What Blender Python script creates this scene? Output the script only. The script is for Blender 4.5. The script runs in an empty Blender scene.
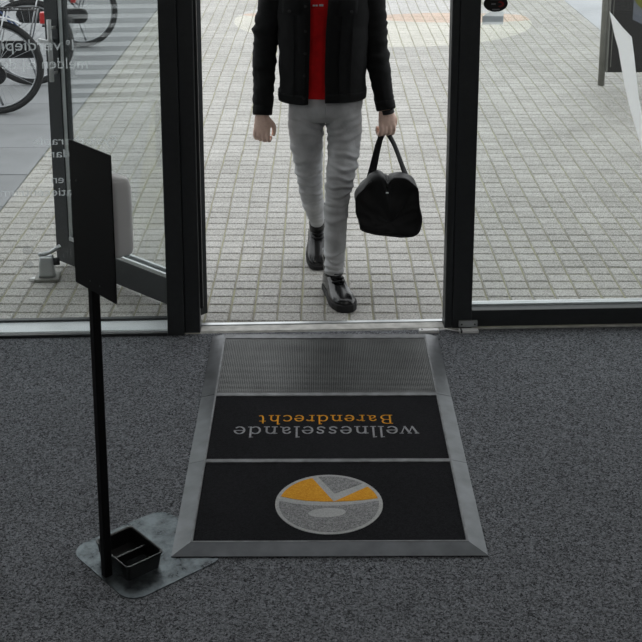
import bpy, bmesh, math, random
from mathutils import Vector, Matrix, noise
random.seed(7)
S = bpy.context.scene
C = S.collection
PI = math.pi

# ------------------------------------------------------------------ camera
F_PX = 1240.0
cam_d = bpy.data.cameras.new('camera'); cam = bpy.data.objects.new('camera', cam_d); C.objects.link(cam)
cam_d.sensor_width = 36.0; cam_d.lens = F_PX / 642 * 36.0
cam_d.shift_y = -(321 - 100) / 642
cam_d.clip_end = 200
cam.location = (0, 0, 2.2)
cam.rotation_euler = (PI / 2 - math.atan(300 / F_PX), 0, 0)
S.camera = cam
# ------------------------------------------------------------------ sky: even overcast
W = bpy.data.worlds.new('overcast_sky'); S.world = W; W.use_nodes = True
wn = W.node_tree.nodes; bg = wn['Background']
bg.inputs['Color'].default_value = (0.955, 0.985, 1.0, 1); bg.inputs['Strength'].default_value = 1.65
S.view_settings.view_transform = 'Standard'; S.view_settings.look = 'None'
S.view_settings.exposure = 0.0; S.view_settings.gamma = 1.0
S.view_settings.use_curve_mapping = False

# ------------------------------------------------------------------ helpers
class MB:
    def __init__(s): s.v = []; s.f = []
    def add(s, vs, fs):
        o = len(s.v); s.v += [tuple(p) for p in vs]; s.f += [tuple(i + o for i in f) for f in fs]; return s
    def box(s, x0, x1, y0, y1, z0, z1):
        vs = [(x, y, z) for z in (z0, z1) for y in (y0, y1) for x in (x0, x1)]
        return s.add(vs, [(0, 2, 3, 1), (4, 5, 7, 6), (0, 1, 5, 4), (2, 6, 7, 3), (0, 4, 6, 2), (1, 3, 7, 5)])
    def loft(s, rings, closed=True, cap0=True, cap1=True, loop=False):
        n = len(rings[0]); vs = [p for r in rings for p in r]; fs = []
        m = len(rings)
        for i in range(m if loop else m - 1):
            j2 = (i + 1) % m
            for k in range(n if closed else n - 1):
                k2 = (k + 1) % n
                fs.append((i * n + k, i * n + k2, j2 * n + k2, j2 * n + k))
        if closed and not loop:
            if cap0: fs.append(tuple(reversed(range(n))))
            if cap1: fs.append(tuple((m - 1) * n + k for k in range(n)))
        return s.add(vs, fs)
    def tube(s, pts, r, n=8, loop=False, ref=(0, 0, 1)):
        pts = [Vector(p) for p in pts]; m = len(pts); rings = []
        rr = r if isinstance(r, (list, tuple)) else [r] * m
        up = None
        for i, p in enumerate(pts):
            a = pts[(i - 1) % m] if (loop or i > 0) else p
            b = pts[(i + 1) % m] if (loop or i < m - 1) else p
            t = (b - a).normalized()
            if up is None:
                up = Vector(ref)
                if abs(up.dot(t)) > .95: up = Vector((1, 0, 0))
            x = t.cross(up).normalized(); up = x.cross(t).normalized()
            q = rr[i]; qa, qb = q if isinstance(q, (list, tuple)) else (q, q)
            rings.append([p + x * (qa * math.cos(2 * PI * k / n)) + up * (qb * math.sin(2 * PI * k / n)) for k in range(n)])
        return s.loft(rings, loop=loop)
    def prism(s, poly, z0, z1, fr=None):
        n = len(poly)
        vs = [(x, y, z0) for x, y in poly] + [(x, y, z1) for x, y in poly]
        if fr: vs = [fr @ Vector(p) for p in vs]
        fs = [tuple(reversed(range(n))), tuple(range(n, 2 * n))] + [(i, (i + 1) % n, n + (i + 1) % n, n + i) for i in range(n)]
        return s.add(vs, fs)
    def ell(s, c, r, n=14, m=9):
        rings = []
        for i in range(m + 1):
            a = PI * (.03 + .94 * i / m) - PI / 2
            rings.append([(c[0] + r[0] * math.cos(a) * math.cos(2 * PI * k / n), c[1] + r[1] * math.cos(a) * math.sin(2 * PI * k / n), c[2] + r[2] * math.sin(a)) for k in range(n)])
        return s.loft(rings)
    def xf(s, M): s.v = [tuple(M @ Vector(p)) for p in s.v]; return s
    def disp(s, amp, sc, seed=0, axis_scale=(1, 1, 1)):
        o = []
        for p in s.v:
            q = Vector((p[0] * axis_scale[0], p[1] * axis_scale[1], p[2] * axis_scale[2])) * sc + Vector((seed * 7.3, seed * 3.1, seed))
            d = noise.noise_vector(q)
            o.append((p[0] + amp * d[0], p[1] + amp * d[1], p[2] + amp * d[2]))
        s.v = o; return s
    def build(s, name, m, parent=None, smooth=False, bevel=0, sub=0, seg=2):
        me = bpy.data.meshes.new(name); me.from_pydata(s.v, [], s.f); me.validate()
        bm = bmesh.new(); bm.from_mesh(me); bmesh.ops.recalc_face_normals(bm, faces=bm.faces); bm.to_mesh(me); bm.free()
        o = bpy.data.objects.new(name, me); C.objects.link(o)
        me.materials.append(m)
        if parent: o.parent = parent
        if smooth:
            me.polygons.foreach_set('use_smooth', [True] * len(me.polygons))
        if bevel:
            b = o.modifiers.new('bevel', 'BEVEL'); b.width = bevel; b.segments = seg; b.limit_method = 'ANGLE'
        if sub:
            b = o.modifiers.new('sub', 'SUBSURF'); b.levels = sub; b.render_levels = sub
        return o

def tag(o, label, cat, group=None):
    o['label'] = label; o['category'] = cat
    if group: o['group'] = group
    return o
def struct(o, label=None, cat=None):
    o['kind'] = 'structure'
    if label: o['label'] = label
    if cat: o['category'] = cat
    return o
def empty(name, loc=(0, 0, 0), rz=0):
    o = bpy.data.objects.new(name, None); C.objects.link(o); o.location = loc; o.rotation_euler = (0, 0, rz); o.empty_display_size = .1
    return o
def copy_tree(o, parent=None):
    c = o.copy(); C.objects.link(c); c.parent = parent
    for ch in list(o.children): copy_tree(ch, c)
    return c
def rrect(x0, x1, y0, y1, r, n=6):
    pts = []
    for cx, cy, a in ((x1 - r, y1 - r, 0), (x0 + r, y1 - r, 90), (x0 + r, y0 + r, 180), (x1 - r, y0 + r, 270)):
        for k in range(n + 1):
            t = math.radians(a + 90 * k / n); pts.append((cx + r * math.cos(t), cy + r * math.sin(t)))
    return pts
def arc(cx, cy, rx, ry, a0, a1, n=12):
    return [(cx + rx * math.cos(math.radians(a0 + (a1 - a0) * k / n)), cy + ry * math.sin(math.radians(a0 + (a1 - a0) * k / n))) for k in range(n + 1)]

# ------------------------------------------------------------------ materials
def mat(name, col, rough=.6, metal=0, spec=.5, var=0, vscale=20, bump=0, bscale=60, coat=0, detail=4):
    m = bpy.data.materials.new(name); m.use_nodes = True
    nt = m.node_tree; b = nt.nodes['Principled BSDF']
    b.inputs['Base Color'].default_value = (*col, 1); b.inputs['Roughness'].default_value = rough
    b.inputs['Metallic'].default_value = metal; b.inputs['Specular IOR Level'].default_value = spec
    b.inputs['Coat Weight'].default_value = coat
    tc = nt.nodes.new('ShaderNodeTexCoord')
    if var:
        n = nt.nodes.new('ShaderNodeTexNoise'); n.inputs['Scale'].default_value = vscale; n.inputs['Detail'].default_value = detail
        nt.links.new(tc.outputs['Object'], n.inputs['Vector'])
        r = nt.nodes.new('ShaderNodeValToRGB')
        r.color_ramp.elements[0].position = .3; r.color_ramp.elements[1].position = .7
        r.color_ramp.elements[0].color = (*[c * (1 - var) for c in col], 1); r.color_ramp.elements[1].color = (*[min(1, c * (1 + var)) for c in col], 1)
        nt.links.new(n.outputs['Fac'], r.inputs['Fac']); nt.links.new(r.outputs['Color'], b.inputs['Base Color'])
    if bump:
        n = nt.nodes.new('ShaderNodeTexNoise'); n.inputs['Scale'].default_value = bscale; n.inputs['Detail'].default_value = 6
        nt.links.new(tc.outputs['Object'], n.inputs['Vector'])
        bp = nt.nodes.new('ShaderNodeBump'); bp.inputs['Strength'].default_value = bump; bp.inputs['Distance'].default_value = .004
        nt.links.new(n.outputs['Fac'], bp.inputs['Height']); nt.links.new(bp.outputs['Normal'], b.inputs['Normal'])
    return m

def N(nt, t, **kw):
    n = nt.nodes.new(t)
    for k, v in kw.items():
        if hasattr(n, k): setattr(n, k, v)
        else: n.inputs[k].default_value = v
    return n
def math_n(nt, op, a, b=None, c=None):
    n = nt.nodes.new('ShaderNodeMath'); n.operation = op
    for i, q in enumerate((a, b, c)):
        if q is None: continue
        if isinstance(q, (int, float)): n.inputs[i].default_value = q
        else: nt.links.new(q, n.inputs[i])
    return n.outputs[0]
def mixc(nt, fac, a, b, blend='MIX'):
    n = nt.nodes.new('ShaderNodeMix'); n.data_type = 'RGBA'; n.blend_type = blend
    for i, q in ((0, fac), (6, a), (7, b)):
        if isinstance(q, (int, float)): n.inputs[i].default_value = q
        elif isinstance(q, tuple): n.inputs[i].default_value = (*q, 1)
        else: nt.links.new(q, n.inputs[i])
    return n.outputs[2]

def fleck_mat(name, dark, light, scale=380, lo=.42, hi=.68, blot=.12, rough=1.0, bump=.5):
    """carpet pile: fine light flecks in darker yarn"""
    m = bpy.data.materials.new(name); m.use_nodes = True; nt = m.node_tree; b = nt.nodes['Principled BSDF']
    tc = N(nt, 'ShaderNodeTexCoord')
    n1 = N(nt, 'ShaderNodeTexNoise', Scale=scale, Detail=2.0, Roughness=.8); nt.links.new(tc.outputs['Object'], n1.inputs['Vector'])
    n2 = N(nt, 'ShaderNodeTexNoise', Scale=4.0, Detail=5.0); nt.links.new(tc.outputs['Object'], n2.inputs['Vector'])
    va = N(nt, 'ShaderNodeTexVoronoi', Scale=scale * 1.25); nt.links.new(tc.outputs['Object'], va.inputs['Vector'])
    vb = N(nt, 'ShaderNodeTexVoronoi', Scale=scale * .52); nt.links.new(tc.outputs['Object'], vb.inputs['Vector'])
    sa = N(nt, 'ShaderNodeSeparateColor'); nt.links.new(va.outputs['Color'], sa.inputs[0])
    sb = N(nt, 'ShaderNodeSeparateColor'); nt.links.new(vb.outputs['Color'], sb.inputs[0])
    mixv = math_n(nt, 'ADD', math_n(nt, 'MULTIPLY', sa.outputs[0], .36), math_n(nt, 'ADD', math_n(nt, 'MULTIPLY', sb.outputs[0], .36), math_n(nt, 'MULTIPLY', n1.outputs['Fac'], .28)))
    r = N(nt, 'ShaderNodeMapRange'); nt.links.new(mixv, r.inputs['Value']); r.inputs['From Min'].default_value = lo - .18; r.inputs['From Max'].default_value = hi + .18
    c = mixc(nt, r.outputs[0], dark, light)
    k = math_n(nt, 'MULTIPLY_ADD', n2.outputs['Fac'], 2 * blot, 1 - blot)
    cc = nt.nodes.new('ShaderNodeCombineColor')
    for i in range(3): nt.links.new(k, cc.inputs[i])
    c = mixc(nt, 1.0, c, cc.outputs[0], 'MULTIPLY')
    nt.links.new(c, b.inputs['Base Color']); b.inputs['Roughness'].default_value = rough; b.inputs['Specular IOR Level'].default_value = .15
    bp = N(nt, 'ShaderNodeBump', Strength=bump, Distance=.003); nt.links.new(n1.outputs['Fac'], bp.inputs['Height']); nt.links.new(bp.outputs['Normal'], b.inputs['Normal'])
    return m

def glass_mat(name, tint, r0=.04, rough=0.0):
    m = bpy.data.materials.new(name); m.use_nodes = True; nt = m.node_tree
    nt.nodes.remove(nt.nodes['Principled BSDF']); out = nt.nodes['Material Output']
    tr = N(nt, 'ShaderNodeBsdfTransparent'); tr.inputs['Color'].default_value = (*tint, 1)
    gl = N(nt, 'ShaderNodeBsdfGlossy'); gl.inputs['Roughness'].default_value = rough; gl.inputs['Color'].default_value = (1, 1, 1, 1)
    lw = N(nt, 'ShaderNodeLayerWeight'); lw.inputs['Blend'].default_value = .5
    p = math_n(nt, 'POWER', lw.outputs['Facing'], 5.0)
    fac = math_n(nt, 'MULTIPLY_ADD', p, 1 - r0, r0)
    mx = N(nt, 'ShaderNodeMixShader'); nt.links.new(fac, mx.inputs[0]); nt.links.new(tr.outputs[0], mx.inputs[1]); nt.links.new(gl.outputs[0], mx.inputs[2])
    nt.links.new(mx.outputs[0], out.inputs['Surface'])
    return m
def film_mat(name, col, alpha):
    """vinyl film on glass: lets part of the light through, scatters the rest"""
    m = bpy.data.materials.new(name); m.use_nodes = True; nt = m.node_tree
    nt.nodes.remove(nt.nodes['Principled BSDF']); out = nt.nodes['Material Output']
    tr = N(nt, 'ShaderNodeBsdfTransparent')
    d = N(nt, 'ShaderNodeBsdfDiffuse'); d.inputs['Color'].default_value = (*col, 1)
    tl = N(nt, 'ShaderNodeBsdfTranslucent'); tl.inputs['Color'].default_value = (*col, 1)
    a = N(nt, 'ShaderNodeMixShader'); a.inputs[0].default_value = .75; nt.links.new(d.outputs[0], a.inputs[1]); nt.links.new(tl.outputs[0], a.inputs[2])
    b = N(nt, 'ShaderNodeMixShader'); b.inputs[0].default_value = alpha; nt.links.new(tr.outputs[0], b.inputs[1]); nt.links.new(a.outputs[0], b.inputs[2])
    nt.links.new(b.outputs[0], out.inputs['Surface'])
    return m

PX, PY, PX0, PY0 = .105, .0908, .0185, 5.017     # paver pitch and origin
def paver_mat():
    m = bpy.data.materials.new('concrete_paver'); m.use_nodes = True; nt = m.node_tree; b = nt.nodes['Principled BSDF']
    g = N(nt, 'ShaderNodeNewGeometry'); sp = N(nt, 'ShaderNodeSeparateXYZ'); nt.links.new(g.outputs['Position'], sp.inputs[0])
    X, Y = sp.outputs[0], sp.outputs[1]
    ix = math_n(nt, 'FLOOR', math_n(nt, 'DIVIDE', math_n(nt, 'SUBTRACT', X, PX0), PX)); iy = math_n(nt, 'FLOOR', math_n(nt, 'DIVIDE', math_n(nt, 'SUBTRACT', Y, PY0), PY))
    cb = N(nt, 'ShaderNodeCombineXYZ'); nt.links.new(ix, cb.inputs[0]); nt.links.new(iy, cb.inputs[1])
    wn_ = N(nt, 'ShaderNodeTexWhiteNoise'); wn_.noise_dimensions = '3D'; nt.links.new(cb.outputs[0], wn_.inputs['Vector'])
    grey = mixc(nt, wn_.outputs['Value'], (.34, .33, .306), (.405, .395, .372))
    # decorative disc of coloured stones further out
    def inside(cx, cy, rx, ry):
        a = math_n(nt, 'POWER', math_n(nt, 'ABSOLUTE', math_n(nt, 'DIVIDE', math_n(nt, 'SUBTRACT', X, cx), rx)), 2.0)
        c = math_n(nt, 'POWER', math_n(nt, 'ABSOLUTE', math_n(nt, 'DIVIDE', math_n(nt, 'SUBTRACT', Y, cy), ry)), 2.0)
        return math_n(nt, 'LESS_THAN', math_n(nt, 'ADD', a, c), 1.0)
    disc = inside(.63, 12.6, 1.52, 1.45)
    c = mixc(nt, disc, grey, (.50, .485, .43))
    inner = math_n(nt, 'MULTIPLY', disc, math_n(nt, 'GREATER_THAN', Y, 12.85))
    c = mixc(nt, inner, c, (.46, .45, .435))
    o1 = math_n(nt, 'MULTIPLY', inside(1.40, 12.74, .85, .30), disc); o2 = math_n(nt, 'MULTIPLY', inside(-.15, 12.92, .68, .16), disc)
    c = mixc(nt, math_n(nt, 'MAXIMUM', o1, o2), c, (.52, .40, .32))
    n1 = N(nt, 'ShaderNodeTexNoise', Scale=120.0, Detail=4.0, Roughness=.8); nt.links.new(g.outputs['Position'], n1.inputs['Vector'])
    n2 = N(nt, 'ShaderNodeTexNoise', Scale=1.6, Detail=6.0); nt.links.new(g.outputs['Position'], n2.inputs['Vector'])
    k = math_n(nt, 'ADD', math_n(nt, 'MULTIPLY_ADD', n1.outputs['Fac'], 1.7, .15), math_n(nt, 'MULTIPLY_ADD', n2.outputs['Fac'], .55, -.275))
    cc = nt.nodes.new('ShaderNodeCombineColor')
    for i in range(3): nt.links.new(k, cc.inputs[i])
    c = mixc(nt, 1.0, c, cc.outputs[0], 'MULTIPLY')
    vg = N(nt, 'ShaderNodeTexVoronoi', Scale=210.0); nt.links.new(g.outputs['Position'], vg.inputs['Vector'])
    bw = N(nt, 'ShaderNodeRGBToBW'); nt.links.new(vg.outputs['Color'], bw.inputs[0]); c = mixc(nt, .75, c, bw.outputs[0], 'SOFT_LIGHT')
    # pale specks: chips of white aggregate
    v = N(nt, 'ShaderNodeTexVoronoi', Scale=34.0); nt.links.new(g.outputs['Position'], v.inputs['Vector'])
    spk = math_n(nt, 'LESS_THAN', v.outputs['Distance'], .075)
    c = mixc(nt, math_n(nt, 'MULTIPLY', spk, .7), c, (.82, .82, .8))
    nt.links.new(c, b.inputs['Base Color']); b.inputs['Roughness'].default_value = .62; b.inputs['Specular IOR Level'].default_value = .55
    bp = N(nt, 'ShaderNodeBump', Strength=.5, Distance=.002); nt.links.new(n1.outputs['Fac'], bp.inputs['Height']); nt.links.new(bp.outputs['Normal'], b.inputs['Normal'])
    return m
def joint_mat():
    m = bpy.data.materials.new('mossy_joint_sand'); m.use_nodes = True; nt = m.node_tree; b = nt.nodes['Principled BSDF']
    g = N(nt, 'ShaderNodeNewGeometry')
    n = N(nt, 'ShaderNodeTexNoise', Scale=5.0, Detail=6.0); nt.links.new(g.outputs['Position'], n.inputs['Vector'])
    r = N(nt, 'ShaderNodeMapRange'); r.inputs['From Min'].default_value = .35; r.inputs['From Max'].default_value = .62; nt.links.new(n.outputs['Fac'], r.inputs['Value'])
    nt.links.new(mixc(nt, r.outputs[0], (.24, .225, .185), (.33, .325, .22)), b.inputs['Base Color']); b.inputs['Roughness'].default_value = 1
    return m

M = {}
M['carpet'] = fleck_mat('charcoal_carpet', (.017, .0185, .0205), (.305, .318, .345), scale=340, lo=.43, hi=.61, bump=.6, blot=.14)
M['frame'] = mat('dark_grey_powder_coat', (.029, .032, .034), .45, var=.1, vscale=40)
M['leaf'] = mat('slate_powder_coat', (.012, .016, .0185), .45, var=.1, vscale=40)
M['glass'] = glass_mat('clear_glass', (.945, .958, .952), .035)
M['doorglass'] = glass_mat('coated_door_glass', (.92, .935, .93), .15)
M['alu'] = mat('anodised_aluminium', (.55, .57, .58), .38, metal=.85, var=.12, vscale=9)
M['steel'] = mat('satin_steel', (.78, .79, .80), .45, metal=.25)
M['sill'] = mat('pale_aluminium_sill', (.62, .65, .67), .5, metal=.2, var=.08, vscale=6)
M['thresh'] = mat('worn_stone_threshold', (.58, .57, .54), .7, var=.25, vscale=18, bump=.3)
M['plaster'] = mat('white_plaster', (.62, .62, .61), .9, var=.03, vscale=3, bump=.1)
M['render'] = mat('grey_facade_render', (.20, .20, .20), .9, var=.1, vscale=3, bump=.3)
M['paver'] = paver_mat(); M['joint'] = joint_mat()
M['slab'] = mat('smooth_concrete_slab', (.235, .24, .25), .75, var=.16, vscale=2.2, bump=.25, bscale=120, detail=10)
M['road'] = mat('pale_road', (.42, .43, .45), .8, var=.1, vscale=2, bump=.2, bscale=150)
M['black'] = mat('black_powder_coat', (.0035, .0035, .004), .55, spec=.2)
M['plastic'] = mat('black_plastic', (.006, .006, .0065), .3, bump=.05)
M['white'] = mat('white_plastic', (.86, .86, .86), .35)
M['text'] = film_mat('frosted_white_vinyl', (.80, .83, .85), .55)
M['faint'] = film_mat('grey_vinyl', (.40, .41, .41), .22)
M['swoosh_sheet'] = film_mat('white_swoosh_sheet', (1.0, 1.0, 1.0), .96)
M['matframe'] = mat('grey_rubber_aluminium_ramp', (.135, .142, .152), .36, metal=.5, var=.22, vscale=14, bump=.15, bscale=30)
M['matmetal'] = mat('brushed_divider', (.16, .165, .172), .5, metal=.3, var=.3, vscale=30)
M['pile'] = fleck_mat('black_mat_pile', (.006, .006, .0072), (.022, .022, .026), scale=420, lo=.35, hi=.75, bump=.4, blot=.35)
M['lgrey'] = fleck_mat('light_grey_yarn', (.42, .425, .43), (.66, .66, .66), scale=500, lo=.35, hi=.65)
M['mgrey'] = fleck_mat('grey_yarn', (.13, .13, .135), (.52, .52, .53), scale=450, lo=.36, hi=.66)
M['orange'] = fleck_mat('orange_yarn', (.80, .31, .02), (1.0, .52, .06), scale=450, lo=.35, hi=.65)
M['tgrey'] = fleck_mat('grey_letter_yarn', (.32, .325, .345), (.52, .52, .55), scale=500)
M['grid'] = mat('grey_scraper_bar', (.115, .12, .118), .38, metal=.3, var=.25, vscale=7)
M['gridbase'] = mat('dark_mat_tray', (.022, .022, .022), .8)
def plate_mat():
    m = mat('galvanised_plate', (.30, .34, .36), .36, metal=.8); nt = m.node_tree; b = nt.nodes['Principled BSDF']
    tc = N(nt, 'ShaderNodeTexCoord'); n = N(nt, 'ShaderNodeTexNoise', Scale=17.0, Detail=9.0, Roughness=.7); nt.links.new(tc.outputs['Object'], n.inputs['Vector'])
    r = N(nt, 'ShaderNodeMapRange'); r.inputs['From Min'].default_value = .38; r.inputs['From Max'].default_value = .6; nt.links.new(n.outputs['Fac'], r.inputs['Value'])
    nt.links.new(mixc(nt, r.outputs[0], (.045, .052, .058), (.18, .205, .22)), b.inputs['Base Color'])
    nt.links.new(math_n(nt, 'MULTIPLY_ADD', r.outputs[0], .2, .25), b.inputs['Roughness'])
    return m
M['plate'] = plate_mat()
M['skin'] = mat('skin', (.96, .65, .54), .5, var=.12, vscale=60, bump=.1, bscale=200)
M['hair'] = mat('dark_brown_hair', (.03, .018, .012), .6, bump=.8, bscale=90)
M['jacket'] = mat('black_denim', (.0085, .0088, .0095), .85, spec=.3, var=.25, vscale=40, bump=.5, bscale=260)
M['jacketseam'] = mat('black_denim_double', (.0065, .0067, .0073), .85, spec=.3, bump=.4, bscale=260)
M['shirt'] = mat('red_jersey', (.62, .010, .012), .85, spec=.2, var=.15, vscale=25, bump=.25, bscale=240)
M['jeans'] = mat('washed_grey_denim', (.47, .475, .485), .9, spec=.2, var=.22, vscale=11, bump=.4, bscale=300)
M['leather'] = mat('polished_black_leather', (.008, .008, .009), .2, spec=.6, bump=.08, bscale=60)
M['rubber'] = mat('black_rubber', (.012, .012, .013), .7, bump=.15)
M['nylon'] = mat('black_nylon', (.0065, .0065, .0075), .58, spec=.35, var=.2, vscale=12, bump=1.0, bscale=20)
M['nylonlt'] = mat('black_webbing', (.010, .010, .011), .7, spec=.3, bump=.3, bscale=300)
M['eye'] = mat('eye_white', (.7, .68, .65), .2)
M['iris'] = mat('eye_iris', (.04, .03, .02), .2)
M['lip'] = mat('lip', (.36, .14, .12), .5)
M['bikeblack'] = mat('black_bike_enamel', (.008, .008, .009), .25, spec=.6)
M['bikeblue'] = mat('blue_bike_enamel', (.02, .05, .14), .25, spec=.6)
M['tyre'] = mat('tyre_rubber', (.018, .018, .019), .8, bump=.2)
M['chrome'] = mat('bike_chrome', (.42, .43, .45), .35, metal=1)
M['red'] = mat('red_reflector', (.45, .03, .03), .3)
M['tan'] = mat('tan_canvas', (.22, .20, .14), .85, var=.2, vscale=14)
M['board'] = mat('dark_signboard', (.020, .019, .018), .35, var=.1, vscale=10)
M['post'] = mat('grey_post', (.22, .22, .20), .5, metal=.4, var=.15, vscale=8)
M['olive'] = mat('olive_patch', (.12, .125, .012), .4)
M['greyblue'] = mat('grey_blue_patch', (.12, .13, .155), .4)
M['stickblack'] = mat('black_sticker', (.01, .01, .011), .4)
M['stickred'] = mat('red_sticker_print', (.30, .015, .012), .4)
M['stickgrey'] = mat('grey_sticker_print', (.25, .26, .27), .4)
M['labelgrey'] = film_mat('silver_label_film', (.92, .94, .95), .8)
M['labeldark'] = film_mat('grey_label_band', (.66, .68, .70), .8)
M['screen'] = mat('white_painted_slat', (.82, .83, .85), .5)
def emit(name, col, st):
    m = bpy.data.materials.new(name); m.use_nodes = True; nt = m.node_tree; nt.nodes.remove(nt.nodes['Principled BSDF'])
    e = N(nt, 'ShaderNodeEmission'); e.inputs[0].default_value = (*col, 1); e.inputs[1].default_value = st
    nt.links.new(e.outputs[0], nt.nodes['Material Output'].inputs[0]); return m
M['fill_glow'] = emit('fill_panel_glow', (1, .97, .93), 6.5)  # emission of the added indoor fill panels

# ------------------------------------------------------------------ room shell
FZ = 4.0            # half width of the room
fa = math.atan(.042)
FM = Matrix.Translation((0, 4.905, 0)) @ Matrix.Rotation(fa, 4, 'Z')   # facade frame: u along, w outwards
def fempty(name):
    o = empty(name); o.matrix_world = FM; return o

fl = struct(MB().box(-FZ, FZ, -3, 4.74, -.12, -.012).build('floor', M['gridbase']))
MB().box(-FZ, FZ, -3, 3.1742, -.012, 0).build('carpet_strip', M['carpet'], fl)
def quad_slab(pts, z0, z1): return MB().prism(pts, z0, z1)
quad_slab([(-FZ, 3.1754), (FZ, 3.1754), (FZ, 4.905 + .042 * FZ - .004), (-FZ, 4.905 - .042 * FZ - .004)], -.012, 0).build('carpet_strip', M['carpet'], fl)
struct(MB().box(-FZ, FZ, -3, 5.1, 2.85, 3.0).build('ceiling', M['plaster']))
struct(MB().box(-FZ - .15, -FZ, -3, 4.75, 0, 2.85).build('wall_left', M['plaster']))
struct(MB().box(FZ, FZ + .15, -3, 5.08, 0, 2.85).build('wall_right', M['plaster']))
struct(MB().box(-FZ - .15, FZ + .15, -3.15, -3, 0, 2.85).build('wall_back', M['plaster']))
o = MB().box(-FZ - .2, FZ + .2, -.02, .25, 2.38, 3.6).build('wall_front', M['render']); struct(o); o.matrix_world = FM  # height shaped to set how much sky lights the near pavers and person
for i, (x, y) in enumerate([(-1.6, .2), (1.6, .2), (-1.6, 2.6), (1.6, 2.6)]):  # unseen panels, added to raise the light indoors
    L = empty('ceiling_fill_light', (x, y, 2.85))
    MB().box(-.31, .31, -.31, .31, -.02, 0).build('fill_frame', M['sill'], L)
    MB().box(-.29, .29, -.29, .29, -.024, -.019).build('diffuser', M['fill_glow'], L)
    tag(L, ('left' if x < 0 else 'right') + ' added square fill light on the ceiling ' + ('above the mat' if y > 1 else 'near the back wall'), 'light', 'added ceiling fill lights')

# ---- windows and door frame (facade coordinates)
def framed(name, u0, u1, stile_l, stile_r, rail, z1=2.38, w0=-.02, w1=.045, fm='frame', glass=True, pane_w=.012):
    e = struct(fempty(name))
    MB().box(u0, u0 + stile_l, w0, w1, 0, z1).build('stile', M[fm], e, bevel=.003)
    MB().box(u1 - stile_r, u1, w0, w1, 0, z1).build('stile', M[fm], e, bevel=.003)
    MB().box(u0 + stile_l, u1 - stile_r, w0, w1, z1 - .08, z1).build('top_rail', M[fm], e, bevel=.003)
    if rail[1] > 0: MB().box(u0 + stile_l, u1 - stile_r, rail[2], rail[3], rail[0], rail[1]).build('bottom_rail', M[fm], e, bevel=.002)
    if glass: MB().box(u0 + stile_l - .005, u1 - stile_r + .005, pane_w, pane_w + .006, max(.006, rail[1] - .005), z1 - .075).build('pane', M['glass'], e)
    return e
w1 = framed('window_1', -2.25, -.578, .07, .071, (0, .013, -.02, .004))
framed('window_3', -3.98, -2.25, .07, .07, (0, .013, -.02, .004))
for n_, u0, u1 in (('trim_1', -2.18, -.649), ('trim_2', -3.91, -2.32)):
    t = struct(fempty(n_)); MB().box(u0, u1, .0185, .118, .001, .012).build('sill_plate', M['sill'], t, bevel=.002)
    MB().box(u0, u1, .118, .140, .001, .022).build('sill_lip', M['frame'], t)
# right fixed door leaf with tall bottom rail
w2 = framed('window_2', .561, 1.72, .083, .083, (.010, .084, -.004, .045), w0=-.004)
MB().box(.644, 1.637, .047, .066, .06, .092).build('glazing_bead', M['sill'], w2, bevel=.002)
MB().box(.644, 1.637, .072, .088, .06, .090).build('drip_rail', M['alu'], w2, bevel=.002)
MB().box(.644, 1.637, .030, .090, .052, .062).build('bead_base', M['frame'], w2)
w4 = framed('window_4', 1.80, 3.98, .07, .083, (.010, .084, -.004, .045), w0=-.004)
# door frame
t = struct(fempty('trim_3'))
MB().box(-.578, -.5125, .0, .075, 0, 2.38).build('jamb', M['frame'], t, bevel=.004)
MB().box(.529, .561, .0, .075, 0, 2.38).build('jamb', M['frame'], t, bevel=.004)
MB().box(-.5125, .529, .0, .075, 2.28, 2.38).build('head', M['frame'], t, bevel=.004)
MB().box(1.72, 1.80, .0, .075, 0, 2.38).build('mullion', M['frame'], t, bevel=.004)
MB().box(-.5125, -.500, .030, .062, .1, 2.28).build('rebate', M['frame'], t)
t = struct(fempty('trim_4'))
MB().box(-.5125, .529, .004, .062, -.01, .006).build('threshold', M['thresh'], t, bevel=.003)
MB().box(-.5125, .529, .062, .085, -.01, .010).build('threshold_lip', M['alu'], t, bevel=.002)
MB().box(.524, 2.6, -.012, .0, .0005, .0045).disp(.0015, 8).build('sealant_strip', M['thresh'], t)
# bottom bolt and door-contact hardware
b_ = fempty('bolt_housing')
MB().box(.588, .668, -.016, -.0045, .012, .042).build('cover', M['alu'], b_, bevel=.002)
for u in (.600, .656): MB().ell((u, -.0165, .026), (.004, .002, .004), 8, 5).build('screw', M['frame'], b_)
tag(b_, 'small grey metal bolt cover screwed to the right door leaf corner', 'bolt cover')
b_ = fempty('magnet_contact')
MB().box(.585, .668, -.052, -.026, .0, .013).build('contact_body', M['white'], b_, bevel=.002)
MB().box(.590, .598, -.053, -.0255, .003, .0135).build('contact_seam', M['frame'], b_)
tag(b_, 'small white door contact on the carpet below the bolt cover', 'contact')
b_ = fempty('cable_block')
MB().box(.415, .500, -.045, -.019, 0, .014).build('block_body', M['white'], b_, bevel=.003)
MB().ell((.428, -.032, .014), (.005, .005, .002), 8, 5).build('screw', M['frame'], b_)
MB().tube([(.500, -.03, .008), (.515, -.022, .007), (.535, -.016, .006), (.548, -.02, .006), (.56, -.028, .006), (.585, -.036, .006)], .0028, 6).build('cable', M['white'], b_, smooth=True)
tag(b_, 'small white cable block at the mat corner with thin wire', 'cable block')

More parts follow.
